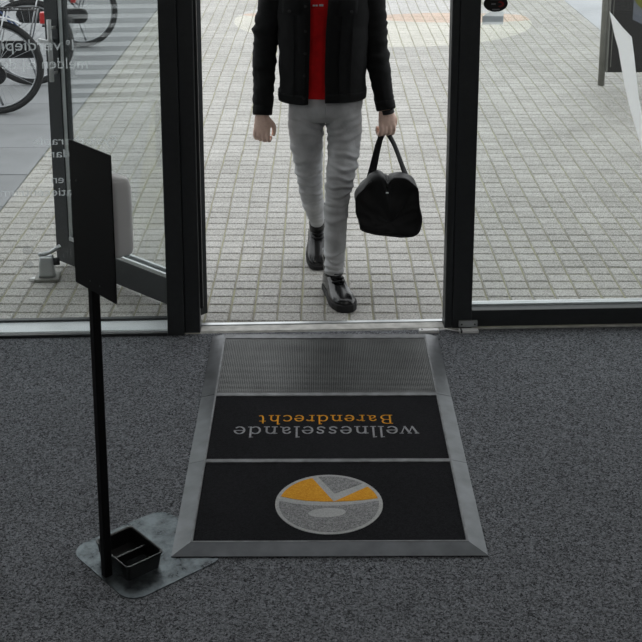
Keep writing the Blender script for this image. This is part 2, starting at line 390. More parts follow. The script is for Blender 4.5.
# ---- lettering on the left window, readable from outside
def text_mb(body, font_scale, origin, flip=-1, w=.0190, sx=1.0):
    cu = bpy.data.curves.new('t', 'FONT'); cu.body = body; cu.size = 1; cu.extrude = 0
    ob = bpy.data.objects.new('t', cu); C.objects.link(ob)
    dg = bpy.context.evaluated_depsgraph_get(); me = bpy.data.meshes.new_from_object(ob.evaluated_get(dg))
    mb = MB(); vs = [(origin[0] + flip * v.co.x * font_scale * sx, w, origin[1] + v.co.y * font_scale) for v in me.vertices]
    mb.add(vs, [tuple(p.vertices) for p in me.polygons])
    wid = max(v.co.x for v in me.vertices) * font_scale
    bpy.data.objects.remove(ob); bpy.data.meshes.remove(me)
    return mb, wid
lt = M['text']
def u_at(px, z):            # pixel column on the glass plane -> u
    return (px - 321) / F_PX * (4.87 * .972 - (z - 2.2) * .2351)
def line(body, px, z, sc, m=lt, sx=1.0):
    mb, wid = text_mb(body, sc, (u_at(px, z), z), sx=sx); mb.build('lettering', m, w1); return wid
line('1', 76.5, 1.225, .066); line('e', 70, 1.248, .040); line('verdieping', 61, 1.225, .066, sx=1.12)
line('melden bij de', 88, 1.150, .064)
line('Fysiotherapie', 117, .832, .050, sx=1.28); line('dam', 70.5, .778, .050, sx=1.35)
line('- en', 72.5, .668, .050, sx=1.15); line('Revalidatiecentrum', 115, .614, .050, sx=1.22)
mb = MB()
for (px, py) in ((27.5, 250), (28, 264)):
    z = 2.2 + 4.88 * (-.2351 - (py - 100) / 1240 * .972) / (.972 - (py - 100) / 1240 * .2351)
    cu_ = u_at(px, z)
    mb.prism([(cu_ + .022 * math.cos(a), z + .018 * math.sin(a)) for a in [2 * PI * k / 20 for k in range(20)]], .0187, .0192, Matrix(((1, 0, 0, 0), (0, 0, 1, 0), (0, 1, 0, 0), (0, 0, 0, 1))))
mb.build('round_emblem', M['faint'], w1)
line('in', 72, .345, .06, M['faint'])

# ---- stickers and white swoosh on the right leaf glass
YZ = Matrix(((1, 0, 0, 0), (0, 0, 1, 0), (0, 1, 0, 0), (0, 0, 0, 1)))
def gpx(px, py, Y=4.945):
    v = (py - 100) / F_PX; k = Y / (.97195 - v * .23515); return ((px - 321) / F_PX * k, 2.2 + k * (-.23515 - v * .97195))
st = fempty('round_sticker')
c0 = gpx(496, 3.5)
ellp = lambda c, rx, ry, n=28: [(c[0] + rx * math.cos(2 * PI * k / n), c[1] + ry * math.sin(2 * PI * k / n)) for k in range(n)]
MB().prism(ellp(c0, .049, .034), .0105, .0118, YZ).build('disc', M['stickblack'], st)
pa = arc(c0[0] + .012, c0[1] - .003, .022, .013, -75, 75, 8); pb = arc(c0[0] + .004, c0[1] - .003, .022, .008, 75, -75, 8)
MB().prism(pa + pb, .0098, .0106, YZ).build('red_chevron', M['stickred'], st)
mb = MB(); mb.prism([(c0[0] - .022, c0[1] + .014), (c0[0] + .026, c0[1] + .014), (c0[0] + .024, c0[1] + .018), (c0[0] - .02, c0[1] + .018)], .0098, .0106, YZ)
mb.prism([(c0[0] - .018, c0[1] - .005), (c0[0] + .0, c0[1] - .005), (c0[0] + .0, c0[1] + .001), (c0[0] - .018, c0[1] + .001)], .0098, .0106, YZ)
mb.prism([(c0[0] - .014, c0[1] - .027), (c0[0] + .016, c0[1] - .027), (c0[0] + .016, c0[1] - .022), (c0[0] - .014, c0[1] - .022)], .0098, .0106, YZ)
mb.build('print_line', M['stickgrey'], st)
tag(st, 'black oval sticker with red arrow on the right glass', 'sticker')
lb = fempty('paper_label')
q = [gpx(*p) for p in ((482.5, 24.5), (503.5, 24.5), (504, 11.5), (491, 11.5), (485, 14.5), (482.5, 17))]
MB().prism(q, .0105, .0116, YZ).build('label_film', M['labelgrey'], lb)
q = [gpx(*p) for p in ((482.5, 22), (503.5, 22), (503.8, 16), (482.5, 16))]
MB().prism(q, .0098, .0106, YZ).build('label_band', M['labeldark'], lb)
tag(lb, 'pale grey label stuck to the glass below the oval sticker', 'label')
sw = fempty('white_swoosh')  # thin translucent white sheet cut to a swoosh outline on the glass
L_ = [(611, 12), (613, 22), (616, 36), (620, 50), (622.5, 65), (626, 85), (630.5, 105), (636, 125), (643, 148), (652, 172)]
R_ = [(668, 172), (655, 148), (645, 120), (641, 100), (638, 75), (636, 56), (633.6, 38), (624, 28), (616, 18)]
q = [gpx(*p) for p in L_ + R_]
MB().prism(list(reversed(q)), .0105, .0115, YZ).build('film', M['swoosh_sheet'], sw)
tag(sw, 'curved white swoosh shape on the right edge of the glass', 'swoosh_sheet')

# ------------------------------------------------------------------ open door leaf
hin = Vector((-.512, 5.005, 0)); end = Vector((-1.262, 5.690, 0)); dv = end - hin; la = math.atan2(dv.y, dv.x); LW = dv.length
leaf = struct(empty('door_1', hin, la))
T = .03
MB().box(0, .085, -T, T, .03, 2.27).build('hinge_stile', M['leaf'], leaf, bevel=.004)
MB().box(LW - .105, LW, -T, T, .03, 2.27).build('lock_stile', M['leaf'], leaf, bevel=.004)
MB().box(.085, LW - .10, -T, T, .03, .155).build('bottom_rail', M['leaf'], leaf, bevel=.004)
MB().box(.085, LW - .10, -T, T, 2.17, 2.27).build('top_rail', M['leaf'], leaf, bevel=.004)
MB().box(.08, LW - .095, -.003, .003, .15, 2.175).build('pane', M['doorglass'], leaf)
mb = MB()
mb.box(.085, LW - .10, .016, .028, .155, .172); mb.box(.085, LW - .10, .004, .014, .155, .164)
mb.box(.085, LW - .10, -.028, -.016, .155, .172)
mb.build('glazing_bead', M['alu'], leaf, bevel=.001)
mb = MB()
mb.box(LW - .112, LW - .10, .010, .026, .172, 2.17)
mb.build('side_bead', M['alu'], leaf, bevel=.001)
# which face looks into the room: local +y
fs = 1
hd = MB().tube([(LW - .082, fs * .062, .935), (LW - .082, fs * .062, 1.225)], .0115, 10, ref=(0, 1, 0)).build('pull_handle', M['steel'], leaf, smooth=True)
for z in (.975, 1.185): MB().tube([(LW - .082, fs * T, z), (LW - .082, fs * .062, z)], .007, 8).build('standoff', M['steel'], hd, smooth=True)
MB().tube([(LW - .05, fs * T, 1.115), (LW - .05, fs * .050, 1.115)], .015, 12).build('lock_cylinder', M['steel'], leaf, smooth=True)
MB().box(LW - .07, LW + .02, fs * .046, fs * .056, 1.106, 1.124).build('thumb_turn', M['steel'], leaf, bevel=.002)
for z in (.62, .40, 1.4, 2.0): MB().tube([(-.006, .034, z - .03), (-.006, .034, z + .03)], .008, 8).build('hinge', M['alu'], leaf, smooth=True)
# floor mounted door holder
dh = empty('door_holder', (-1.293, 5.50, 0), math.radians(4))
MB().prism(rrect(-.055, .058, -.052, .052, .012), 0, .016).build('base_block', M['post'], dh, bevel=.003)
MB().loft([[(x, y, z) for x, y in rrect(-.036 * k, .036 * k, -.03 * k, .03 * k, .012, 3)] for z, k in ((.016, 1.05), (.03, 1), (.085, .92), (.11, .86), (.116, .7))]).build('body', M['alu'], dh, smooth=True)
MB().tube([(-.03, 0, .117), (.02, .0, .132), (.065, .02, .155)], [.010, .009, .012], 8).build('catch_arm', M['alu'], dh, smooth=True)
MB().tube([(.03, .0, .085), (.06, .006, .085)], .018, 12).build('buffer', M['rubber'], dh, smooth=True)
MB().ell((-.028, 0, .122), (.012, .012, .01), 10, 6).build('pivot', M['alu'], dh, smooth=True)
MB().prism([(-.085, -.02), (-.055, -.03), (-.055, .0)], .001, .012).build('floor_wedge', M['white'], dh)
tag(dh, 'grey metal door holder on the pavers at the open door leaf', 'door holder')

# ------------------------------------------------------------------ ground outside
pav = struct(MB().prism([(-1.768, 4.905 + .012 - .073), (2.751, 4.905 + .012 + .114), (2.751, 19), (-1.768, 19)], -.10, -.0055).build('pavement', M['joint']))
def paver_mesh(w, d, ch=.0045):
    x, y = w / 2, d / 2
    vs = [(-x, -y, -.02), (x, -y, -.02), (x, y, -.02), (-x, y, -.02), (-x, -y, -ch), (x, -y, -ch), (x, y, -ch), (-x, y, -ch)]
    vs += [(-x + ch, -y + ch, 0), (x - ch, -y + ch, 0), (x - ch, y - ch, 0), (-x + ch, y - ch, 0)]
    fs = [(8, 9, 10, 11)]
    for i in range(4):
        j = (i + 1) % 4; fs += [(i, j, 4 + j, 4 + i), (4 + i, 4 + j, 8 + j, 8 + i)]
    return vs, fs
pv, pf = paver_mesh(PX - .0055, PY - .0062, .0055)
pme = bpy.data.meshes.new('paver'); pme.from_pydata(pv, [], pf); pme.materials.append(M['paver'])
cells = []
ix0 = math.floor((-1.745 - PX0) / PX); ix1 = math.ceil((2.71 - PX0) / PX)
for ix in range(ix0, ix1):
    for iy in range(-2, int((18.6 - PY0) / PY)):
        x = PX0 + (ix + .5) * PX; y = PY0 + (iy + .5) * PY
        if x - PX / 2 < -1.772 or x + PX / 2 > 2.755: continue
        if y - PY / 2 < 4.905 + .042 * x + .012: continue
        # courses wander a little where the ground has settled
        wy = .010 * noise.noise(Vector((x * .9, y * .7, 3))) + .004 * noise.noise(Vector((x * 4, y * 3, 9)))
        wx = .010 * noise.noise(Vector((x * .6, y * .8, 30))) + .003 * noise.noise(Vector((x * 5, y * 4, 19)))
        cells.append((x, y, x + wx, y + wy, random.uniform(-.0018, .0012), random.uniform(-.012, .012), random.uniform(-.008, .008)))
vis = [c for c in cells if abs(c[0]) < .275 * c[1] + .02]
vis.sort(key=lambda c: c[1] + .02 * abs(c[0]))
near = set((c[0], c[1]) for c in vis[:300])
rest = MB()
for c in cells:
    Mx = Matrix.Translation((c[2], c[3], c[4])) @ Matrix.Rotation(c[6], 4, 'Z') @ Matrix.Rotation(c[5], 4, 'X')
    if (c[0], c[1]) in near:
        o = bpy.data.objects.new('paver', pme); C.objects.link(o); o.parent = pav; o.matrix_local = Mx
    else:
        rest.add([Mx @ Vector(p) for p in pv], pf)
o = rest.build('paver_field', M['paver'], pav); o['kind'] = 'stuff'
# bike parking slabs
sl = struct(MB().box(-9, -1.770, 4.7, 19, -.10, -.012).build('bike_parking_pavement', M['joint']))
SP = .60
sme = {}
for r in range(24):
    y0 = 5.38 + r * SP
    for c in range(5):
        x1 = -1.770 - c * 1.2
        if c > 3 and r < 4: continue
        key = 'slab'
        if key not in sme:
            vs, fs2 = paver_mesh(1.2 - .006, SP - .008, .004)
            me = bpy.data.meshes.new('slab'); me.from_pydata(vs, [], fs2); me.materials.append(M['slab']); sme[key] = me
        o = bpy.data.objects.new('slab', sme[key]); C.objects.link(o); o.parent = sl
        o.location = (x1 - .6, y0 + SP / 2, random.uniform(-.003, 0))
struct(MB().box(2.753, 12, 5.05, 19, -.10, -.003).build('road', M['road']))
struct(MB().box(-30, 30, 19, 60, -.12, -.02).build('far_ground', M['road']))

# ------------------------------------------------------------------ signboard outside right
sg = empty('signboard', (2.224, 9.6, 0))
MB().tube([(0, 0, 0), (0, 0, 2.0)], .026, 14).build('post', M['post'], sg, smooth=True)
MB().tube([(1.75, 0, 0), (1.75, 0, 2.0)], .026, 14).build('post', M['post'], sg, smooth=True)
MB().box(.034, 1.72, -.018, .018, .106, 1.85).build('board', M['board'], sg, bevel=.004)
MB().box(.030, .040, -.022, .022, .106, 1.85).build('edge_strip', M['post'], sg)
bd = sg.children[2]
MB().prism([(.06, .15), (.065, .15), (.065, 1.7), (.06, 1.7)], -.0205, -.0185, YZ).build('edge_line', M['post'], bd)
MB().prism([(.215, .53), (.34, .47), (.6, .47), (.6, .9), (.215, .9)], -.0210, -.0185, YZ).build('grey_blue_shape', M['greyblue'], bd)  # flat grey-blue and olive shapes laid on the board front
MB().prism(ellp((.44, .80), .25, .24), -.0225, -.0205, YZ).build('olive_oval', M['olive'], bd)
tag(sg, 'dark signboard on grey steel posts standing on the pavers', 'sign')

# white slat screen outside left (seen mirrored in the door leaf's glass)
ss = empty('slat_screen', (-2.9, 5.24, 0))
for y in (.03, 1.57): MB().box(-.06, -.015, y - .025, y + .025, -.012, 1.8).build('post', M['leaf'], ss)
for k in range(24):
    z = .42 + k * .057
    MB().prism([(-.012, z), (.012, z), (.006, z + .022), (-.012, z + .022)], 0, 1.6, Matrix(((1, 0, 0, 0), (0, 0, 1, 0), (0, 1, 0, 0), (0, 0, 0, 1)))).build('slat', M['screen'], ss)
MB().box(-.035, -.018, 0, 1.6, .40, 1.8).build('backing_board', M['frame'], ss)  # added behind the slats so their gaps mirror dark in the door glass
tag(ss, 'white horizontal slat screen mirrored as pale stripes in the open door glass', 'screen')

# ------------------------------------------------------------------ entrance mat
MR = math.radians(.35)
mt = empty('entrance_mat', (.0215, 4.06, .004), MR)
XO, XI = .4735, .4215
YB, YT = 3.278 - 4.06, 4.838 - 4.06
yb, yt = 3.334 - 4.06, 4.797 - 4.06
d2 = (3.800 - 4.06, 3.822 - 4.06); d1 = (4.282 - 4.06, 4.308 - 4.06)
HI, LO = .0135, .002
def ramp(poly_out_in, name='edge_ramp'):
    a, b, c, d = poly_out_in      # outer a,b ; inner c,d (c next to b)
    vs = [(a[0], a[1], 0), (b[0], b[1], 0), (c[0], c[1], 0), (d[0], d[1], 0), (a[0], a[1], LO), (b[0], b[1], LO), (c[0], c[1], HI), (d[0], d[1], HI)]
    mb = MB().add(vs, [(3, 2, 1, 0), (4, 5, 6, 7), (0, 1, 5, 4), (1, 2, 6, 5), (2, 3, 7, 6), (3, 0, 4, 7)])
    return mb.build(name, M['matframe'], mt)
m1, m2 = (d1[0] + d1[1]) / 2, (d2[0] + d2[1]) / 2
g_ = .0012
for sx in (-1, 1):
    segs = [(YB, m2 - g_, yb, m2 - g_), (m2 + g_, m1 - g_, m2 + g_, m1 - g_), (m1 + g_, YT, m1 + g_, YT)]
    for (a0, a1, i0, i1) in segs:
        ramp([(sx * XO, a0), (sx * XO, a1), (sx * XI, i1), (sx * XI, i0)])
ramp([(-XO + .0015, YB), (XO - .0015, YB), (XI - .001, yb), (-XI + .001, yb)])
MB().box(-XI, XI, yt, YT, 0, HI).build('end_strip', M['matmetal'], mt, bevel=.002)
for a, b in (d1, d2): MB().box(-XI, XI, a, b, 0, HI + .0005).build('divider', M['matmetal'], mt, bevel=.002)
for sx in (-1, 1):
    MB().box(min(sx * XI, sx * (XI - .007)), max(sx * XI, sx * (XI - .007)), yb, yt, .001, HI + .0008).build('inner_bead', M['matmetal'], mt)
MB().box(-XI + .007, XI - .007, yb, yb + .006, .001, HI + .0008).build('inner_bead', M['matmetal'], mt)
XP = XI - .0075
p3 = MB().box(-XP, XP, yb + .0065, d2[0] - .001, 0, .0105).build('logo_panel', M['pile'], mt)
p2 = MB().box(-XP, XP, d2[1] + .001, d1[0] - .001, 0, .0105).build('text_panel', M['pile'], mt)
p1 = MB().box(-XP, XP, d1[1] + .001, yt - .001, 0, .004).build('scraper_panel', M['gridbase'], mt)
# scraper bars: ribs along the walking direction with cross wires
ribs = MB(); nx = 118; yy0, yy1 = d1[1] + .003, yt - .003
for k in range(nx):
    x = -XP + (k + .5) * 2 * XP / nx
    ribs.box(x - .0016, x + .0016, yy0, yy1, .004, .0105)
ny = 46
for k in range(ny):
    y = yy0 + (k + .5) * (yy1 - yy0) / ny
    ribs.box(-XP, XP, y - .0021, y + .0021, .004, .0118)
o = ribs.build('scraper_grid', M['grid'], p1); o['kind'] = 'stuff'
# logo
LR = .172; lc = (.0225 - .0215, 3.548 - 4.06)
def lp(pts): return [(lc[0] + LR * x, lc[1] + LR * y) for x, y in pts]
def circ(a0, a1, r=.925, n=14): return [(r * math.cos(math.radians(a0 + (a1 - a0) * k / n)), r * math.sin(math.radians(a0 + (a1 - a0) * k / n))) for k in range(n + 1)]
MB().prism(lp(circ(0, 360, 1.0, 56)[:-1]), .0100, .0120, ).build('logo_disc', M['lgrey'], p3)
ang = lambda x, y: math.degrees(math.atan2(y, x))
MB().prism(lp(circ(ang(-.31, .875), ang(-.90, .235), .93) + [(-.66, .14), (-.43, .085), (-.15, .055), (.09, .05)]), .0118, .0128).build('logo_wedge', M['orange'], p3)
MB().prism(lp([(.09, .05), (.35, .065), (.62, .10)] + circ(ang(.91, .16), ang(.735, .565), .93)), .0118, .0128).build('logo_wedge', M['orange'], p3)
MB().prism(lp([(.11, .335)] + circ(ang(.64, .675), ang(-.19, .91), .93)), .0118, .0128).build('logo_segment', M['mgrey'], p3)
MB().prism(lp(circ(ang(-.92, .075), ang(-.92, .075) - 0, .93, 1)[:1] + circ(175 , 365, .93, 30) + [(.65, .0), (.35, -.06), (.02, -.09), (-.3, -.075), (-.62, -.02)]), .0118, .0128).build('logo_segment', M['mgrey'], p3)
el = []
for k in range(24):
    a = 2 * PI * k / 24; x, y = .345 * math.cos(a), .15 * math.sin(a); el.append((-.04 + x - .2 * y, -.325 + y + .12 * x))
MB().prism(lp(el), .0122, .0133).build('logo_ellipse', M['lgrey'], p3)  # light grey yarn ellipse, part of the logo pattern
# serif stroke lettering
TH, TN = .15, .072
def bez(pts, n=10):
    out = []
    for k in range(n + 1):
        t = k / n; q = [Vector(p) for p in pts]
        while len(q) > 1: q = [q[i].lerp(q[i + 1], t) for i in range(len(q) - 1)]
        out.append(tuple(q[0]))
    return out
GL = {
 'w': (1.38, [([(.08, 1), (.40, 0)], TH), ([(.40, 0), (.70, .95)], TN), ([(.64, 1), (.98, 0)], TH), ([(.98, 0), (1.28, 1)], TN), ([(-.04, 1), (.24, 1)], TN), ([(1.14, 1), (1.40, 1)], TN), ([(.52, 1), (.78, 1)], TN)]),
 'e': (.93, [(arc(.46, .5, .37, .5, 4, 318, 18), None), ([(.1, .53), (.82, .53)], TN)]),
 'l': (.46, [([(.23, 0), (.23, 1.55)], TH), ([(.03, 0), (.43, 0)], TN), ([(.03, 1.5), (.23, 1.52)], TN)]),
 'n': (1.14, [([(.24, 0), (.24, 1)], TH), (arc(.56, .6, .30, .38, 175, 0, 10), None), ([(.86, .62), (.86, 0)], TH), ([(.04, 0), (.44, 0)], TN), ([(.66, 0), (1.06, 0)], TN), ([(.05, .96), (.24, .98)], TN)]),
 's': (.80, [(bez([(.66, .78), (.62, 1.06), (.16, 1.08), (.06, .78), (.22, .56), (.40, .5)]) + bez([(.40, .5), (.62, .42), (.76, .24), (.64, -.08), (.16, -.06), (.09, .24)])[1:], .13)]),
 'a': (.95, [(bez([(.14, .74), (.18, 1.08), (.66, 1.1), (.66, .72), (.66, .6)]), None), ([(.66, .7), (.66, .12)], TH), ([(.66, .1), (.88, .02)], TN), (bez([(.66, .58), (.3, .56), (.06, .42), (.06, .0), (.44, -.08), (.66, .22)]), None)]),
 'd': (1.06, [(arc(.44, .5, .35, .5, 50, 310, 16), None), ([(.80, 0), (.80, 1.55)], TH), ([(.60, 1.5), (.80, 1.52)], TN), ([(.80, 0), (1.0, .02)], TN)]),
 'B': (1.25, [([(.26, 0), (.26, 1.45)], TH), ([(.05, 0), (.62, 0)], TN), ([(.05, 1.45), (.58, 1.45)], TN), ([(.26, .77), (.62, .77)], TN), (arc(.60, 1.11, .36, .34, 90, -90, 12), None), (arc(.62, .385, .42, .385, 90, -90, 12), None)]),
 'r': (.80, [([(.24, 0), (.24, 1)], TH), (arc(.52, .58, .28, .36, 170, 55, 8), None), ([(.62, .9), (.72, .82)], TH), ([(.04, 0), (.48, 0)], TN), ([(.05, .96), (.24, .98)], TN)]),
 'c': (.90, [(arc(.47, .5, .38, .5, 42, 318, 18), None)]),
 'h': (1.14, [([(.24, 0), (.24, 1.55)], TH), (arc(.56, .6, .30, .38, 175, 0, 10), None), ([(.86, .62), (.86, 0)], TH), ([(.04, 0), (.44, 0)], TN), ([(.66, 0), (1.06, 0)], TN), ([(.05, 1.5), (.24, 1.52)], TN)]),
 't': (.70, [(bez([(.28, 1.36), (.28, .6), (.26, .0), (.40, -.06), (.62, .08)]), None), ([(.06, 1), (.60, 1)], TN)]),
}
def serif_text(s, width, xh, base, gap=0):
    adv = sum(GL[c][0] + gap for c in s); kx = width / adv
    mb = MB(); x0 = 0
    for c in s:
        for pts, wd in GL[c][1]:
            pts = [Vector(p) for p in pts]; L, R = [], []
            for i, p in enumerate(pts):
                a = pts[max(0, i - 1)]; b = pts[min(len(pts) - 1, i + 1)]; tt = (b - a).normalized(); nn = Vector((-tt.y, tt.x))
                w_ = wd if wd else TN + (TH - TN) * abs(tt.y)
                e0 = tt * (-.03 if i == 0 else (.03 if i == len(pts) - 1 else 0))
                L.append(p + nn * w_ / 2 + e0); R.append(p - nn * w_ / 2 + e0)
            for i in range(len(pts) - 1):
                q = [L[i], R[i], R[i + 1], L[i + 1]]
                pp = [(-(x0 + v.x) * kx, -v.y * xh) for v in q]     # reads from the other side: turned half round
                mb.prism([(base[0] + a_, base[1] + b_) for a_, b_ in pp], .0102, .0118)
        x0 += GL[c][0] + gap
    return mb
def loc(x, y): return (x - .0215, y - 4.06)
serif_text('wellnesselande', .664, .049, loc(.345, 4.048), .14).build('lettering', M['tgrey'], p2)
serif_text('Barendrecht', .494, .042, loc(.261, 4.132), .16).build('lettering', M['orange'], p2)
tag(mt, 'black entrance mat with grey ramped edges, logo disc and scraper panel in the doorway', 'mat')

# ------------------------------------------------------------------ dispenser stand
SA = math.atan2(-.755, .656)
sd = empty('dispenser_stand', (-.52, 3.30, 0), SA)
MB().prism(rrect(-.171, .171, -.171, .171, .058, 8), 0, .0032).build('base_plate', M['plate'], sd)
px_, py_ = .025, -.150
MB().prism(rrect(px_ - .0245, px_ + .0005, py_ - .0125, py_ + .0125, .004, 3), .0032, 1.25).build('pole', M['black'], sd)
pn = MB().prism(rrect(px_ - .081, px_ + .130, .898, 1.309, .003, 2), py_ - .0165, py_ - .0130, YZ).build('back_panel', M['black'], sd)
for (dx, z) in ((.0, .925), (-.05, 1.20), (.05, .925)): MB().ell((px_ + dx, py_ - .017, z), (.003, .0015, .003), 8, 5).build('screw', M['frame'], pn)
ds = []
for z, k in ((1.000, .90), (1.004, .96), (1.012, 1), (1.13, 1), (1.19, .985), (1.208, .93), (1.216, .84)):
    ds.append([(px_ + .022 + x * k, py_ + .0155 + y * (k if k > .95 else k), z) for x, y in rrect(-.055, .055, 0, .070, .020, 5)])
MB().loft(ds).build('dispenser', M['white'], sd, smooth=True)
tag(sd, 'tall black dispenser stand with galvanised base plate, white dispenser behind panel', 'stand')
# drip tray on the base plate
tr = empty('drip_tray', Matrix.Rotation(SA, 3, 'Z') @ Vector((.0035, -.066, 0)) + Vector((-.52, 3.30, .0033)), SA)
def rr(k, off, z): return [(x, y, z) for x, y in rrect(-.0885 * k + off, .0885 * k - off, -.0625 * k + off, .0625 * k - off, .012, 4)]
MB().loft([rr(.90, 0, 0), rr(.90, 0, .002), rr(.985, 0, .048), rr(1.02, 0, .049), rr(1.02, 0, .053), rr(.97, 0, .053), rr(.95, .001, .05), rr(.88, 0, .006)]).build('bowl', M['plastic'], tr, smooth=False)
MB().box(-.004, .004, -.056, .056, .005, .034).build('divider_rib', M['plastic'], tr, bevel=.002)
MB().prism(rrect(.005, .073, -.046, .046, .01, 3), .006, .011).build('liquid', mat('still_liquid', (.02, .022, .024), .03, spec=.8), tr)
tag(tr, 'black plastic drip tray on the stand base plate beside the pole', 'tray')

# ------------------------------------------------------------------ person
def er(c, rx, ry, n=24, p=2.0, tilt=None, ph=0):
    """super-elliptic ring in the horizontal plane (or tilted by a matrix) about c, starting at the front (-y)"""
    out = []
    for k in range(n):
        a = 2 * PI * k / n + ph
        s_, c_ = math.sin(a), math.cos(a)
        v = Vector((rx * math.copysign(abs(s_) ** (2 / p), s_), -ry * math.copysign(abs(c_) ** (2 / p), c_), 0))
        if tilt is not None: v = tilt @ v
        out.append(Vector(c) + v)
    return out
def interp(keys, t):
    """piecewise smooth interpolation of rows [t, a, b, ...]"""
    for i in range(len(keys) - 1):
        if t <= keys[i + 1][0]:
            a, b = keys[i], keys[i + 1]; u = (t - a[0]) / (b[0] - a[0]); u = max(0, u); u = u * u * (3 - 2 * u) * .5 + u * .5
            return [p + (q - p) * u for p, q in zip(a[1:], b[1:])]
    return list(keys[-1][1:])
def limb(pts, rad, n=20, steps=8):
    """loft along a joint chain; rad per joint (rx, ry); returns MB, smooth catmull path"""
    P = [Vector(p) for p in pts]; path = []; R = []
    for i in range(len(P) - 1):
        p0 = P[max(0, i - 1)]; p1 = P[i]; p2 = P[i + 1]; p3 = P[min(len(P) - 1, i + 2)]
        for k in range(steps):
            t = k / steps; t2, t3 = t * t, t * t * t
            path.append(.5 * ((2 * p1) + (-p0 + p2) * t + (2 * p0 - 5 * p1 + 4 * p2 - p3) * t2 + (-p0 + 3 * p1 - 3 * p2 + p3) * t3))
            a, b = rad[i], rad[i + 1]; R.append((a[0] + (b[0] - a[0]) * t, a[1] + (b[1] - a[1]) * t))
    path.append(P[-1]); R.append(rad[-1])
    return path, R
def limb_mb(pts, rad, n=20, steps=8):
    path, R = limb(pts, rad, n, steps); return MB().tube(path, R, n, ref=(0, 1, 0))
BY = 5.47
# --- body (one skin)
body = MB()
TOR = [(.80, .02, BY, .145, .095), (.90, .02, BY, .158, .105), (1.02, .015, BY, .140, .098), (1.15, .012, BY, .150, .105), (1.30, .010, BY, .168, .112), (1.40, .008, BY + .01, .178, .10), (1.45, .006, BY + .015, .150, .080), (1.485, .004, BY + .02, .075, .062), (1.50, .003, BY + .02, .060, .060), (1.56, .002, BY + .005, .056, .060)]
body.loft([er((c[1], c[2], c[0]), c[3], c[4], 24) for c in TOR])
RS, RE, RW = (-.178, BY, 1.405), (-.252, BY + .02, 1.115), (-.264, BY - .055, .822)
LS, LE, LWr = (.192, BY, 1.405), (.245, BY + .025, 1.115), (.293, BY - .05, .845)
body.add(*(lambda m: (m.v, m.f))(limb_mb([RS, RE, RW], [(.050, .050), (.038, .040), (.026, .031)], 14)))
body.add(*(lambda m: (m.v, m.f))(limb_mb([LS, LE, LWr], [(.050, .050), (.038, .040), (.026, .031)], 14)))
LH, LK, LA = (.100, BY - .01, .86), (.082, BY - .115, .47), (.062, BY - .165, .10)
RH, RK, RA = (-.062, BY, .86), (-.050, BY + .045, .455), (-.020, BY + .275, .19)
LEGL = [(.100, BY - .005, .90), (.106, BY - .035, .74), (.096, BY - .085, .60), (.080, BY - .112, .49), (.072, BY - .118, .40), (.066, BY - .135, .28), (.061, BY - .158, .15), (.060, BY - .160, .085)]
LEGR = [(-.062, BY + .005, .90), (-.068, BY + .01, .74), (-.060, BY + .03, .60), (-.052, BY + .048, .49), (-.046, BY + .085, .41), (-.034, BY + .165, .32), (-.022, BY + .250, .225), (-.019, BY + .285, .175)]
for ch in (LEGL, LEGR):
    body.add(*(lambda m: (m.v, m.f))(limb_mb(ch, [(.066, .072), (.062, .068), (.052, .056), (.042, .046), (.039, .043), (.036, .040), (.030, .034), (.027, .030)], 14)))
# head
HC = (.0, BY - .02, 1.66)
HD = [(1.535, .030, .035, -.045), (1.555, .048, .062, -.028), (1.59, .062, .082, -.012), (1.63, .070, .092, -.004), (1.67, .074, .097, .0), (1.71, .075, .099, .004), (1.75, .068, .09, .006), (1.775, .05, .066, .006), (1.788, .022, .03, .006)]
body.loft([er((HC[0], HC[1] + c[3], c[0]), c[1], c[2], 24) for c in HD])
yf = HC[1] - .097
body.add(*(lambda m: (m.v, m.f))(MB().tube([(0, yf + .010, 1.682), (0, yf - .006, 1.66), (0, yf - .018, 1.636), (0, yf + .004, 1.626)], [.007, .009, .014, .010], 10)))
for sx in (-1, 1):
    body.ell((sx * .0745, HC[1] + .012, 1.655), (.009, .020, .031), 12, 8)
    body.ell((sx * .028, yf + .012, 1.694), (.022, .010, .006), 10, 6)
body.ell((0, yf + .010, 1.600), (.024, .010, .010), 12, 6)
body.ell((0, yf + .020, 1.552), (.022, .018, .016), 12, 6)
# hands are modelled with the wide axis along y and the back of the hand towards -x, then turned about the wrist
def hand(parts, wrist, turn):
    hb_ = MB()
    for chain, rad in parts:
        m = limb_mb(chain, rad, 12, 4); hb_.add(m.v, m.f)
    hb_.xf(Matrix.Translation(wrist) @ Matrix.Rotation(turn, 4, 'Z')); body.add(hb_.v, hb_.f)
def fr(chain, r0, r1): return (chain, [(r0 + (r1 - r0) * i / (len(chain) - 1),) * 2 for i in range(len(chain))])
# hanging hand: fingers loosely curled, thumb beside the thigh
pr = [([(0, 0, .02), (-.002, 0, -.012), (-.007, -.002, -.050), (-.010, 0, -.078)], [(.022, .029), (.018, .037), (.017, .043), (.013, .041)])]
for dy, ln in ((-.032, 1.0), (-.011, 1.06), (.011, 1.0), (.031, .82)):
    pr.append(fr([(-.008, dy, -.066), (-.014, dy * 1.02, -.094), (-.004, dy * .98, -.094 - .022 * ln), (.016, dy * .92, -.092 - .026 * ln), (.026, dy * .9, -.086 - .016 * ln)], .0104, .0080))
pr.append(fr([(.004, -.026, -.020), (.012, -.047, -.046), (.016, -.050, -.072), (.017, -.044, -.098)], .0132, .0088))
hand(pr, RW, math.radians(68))
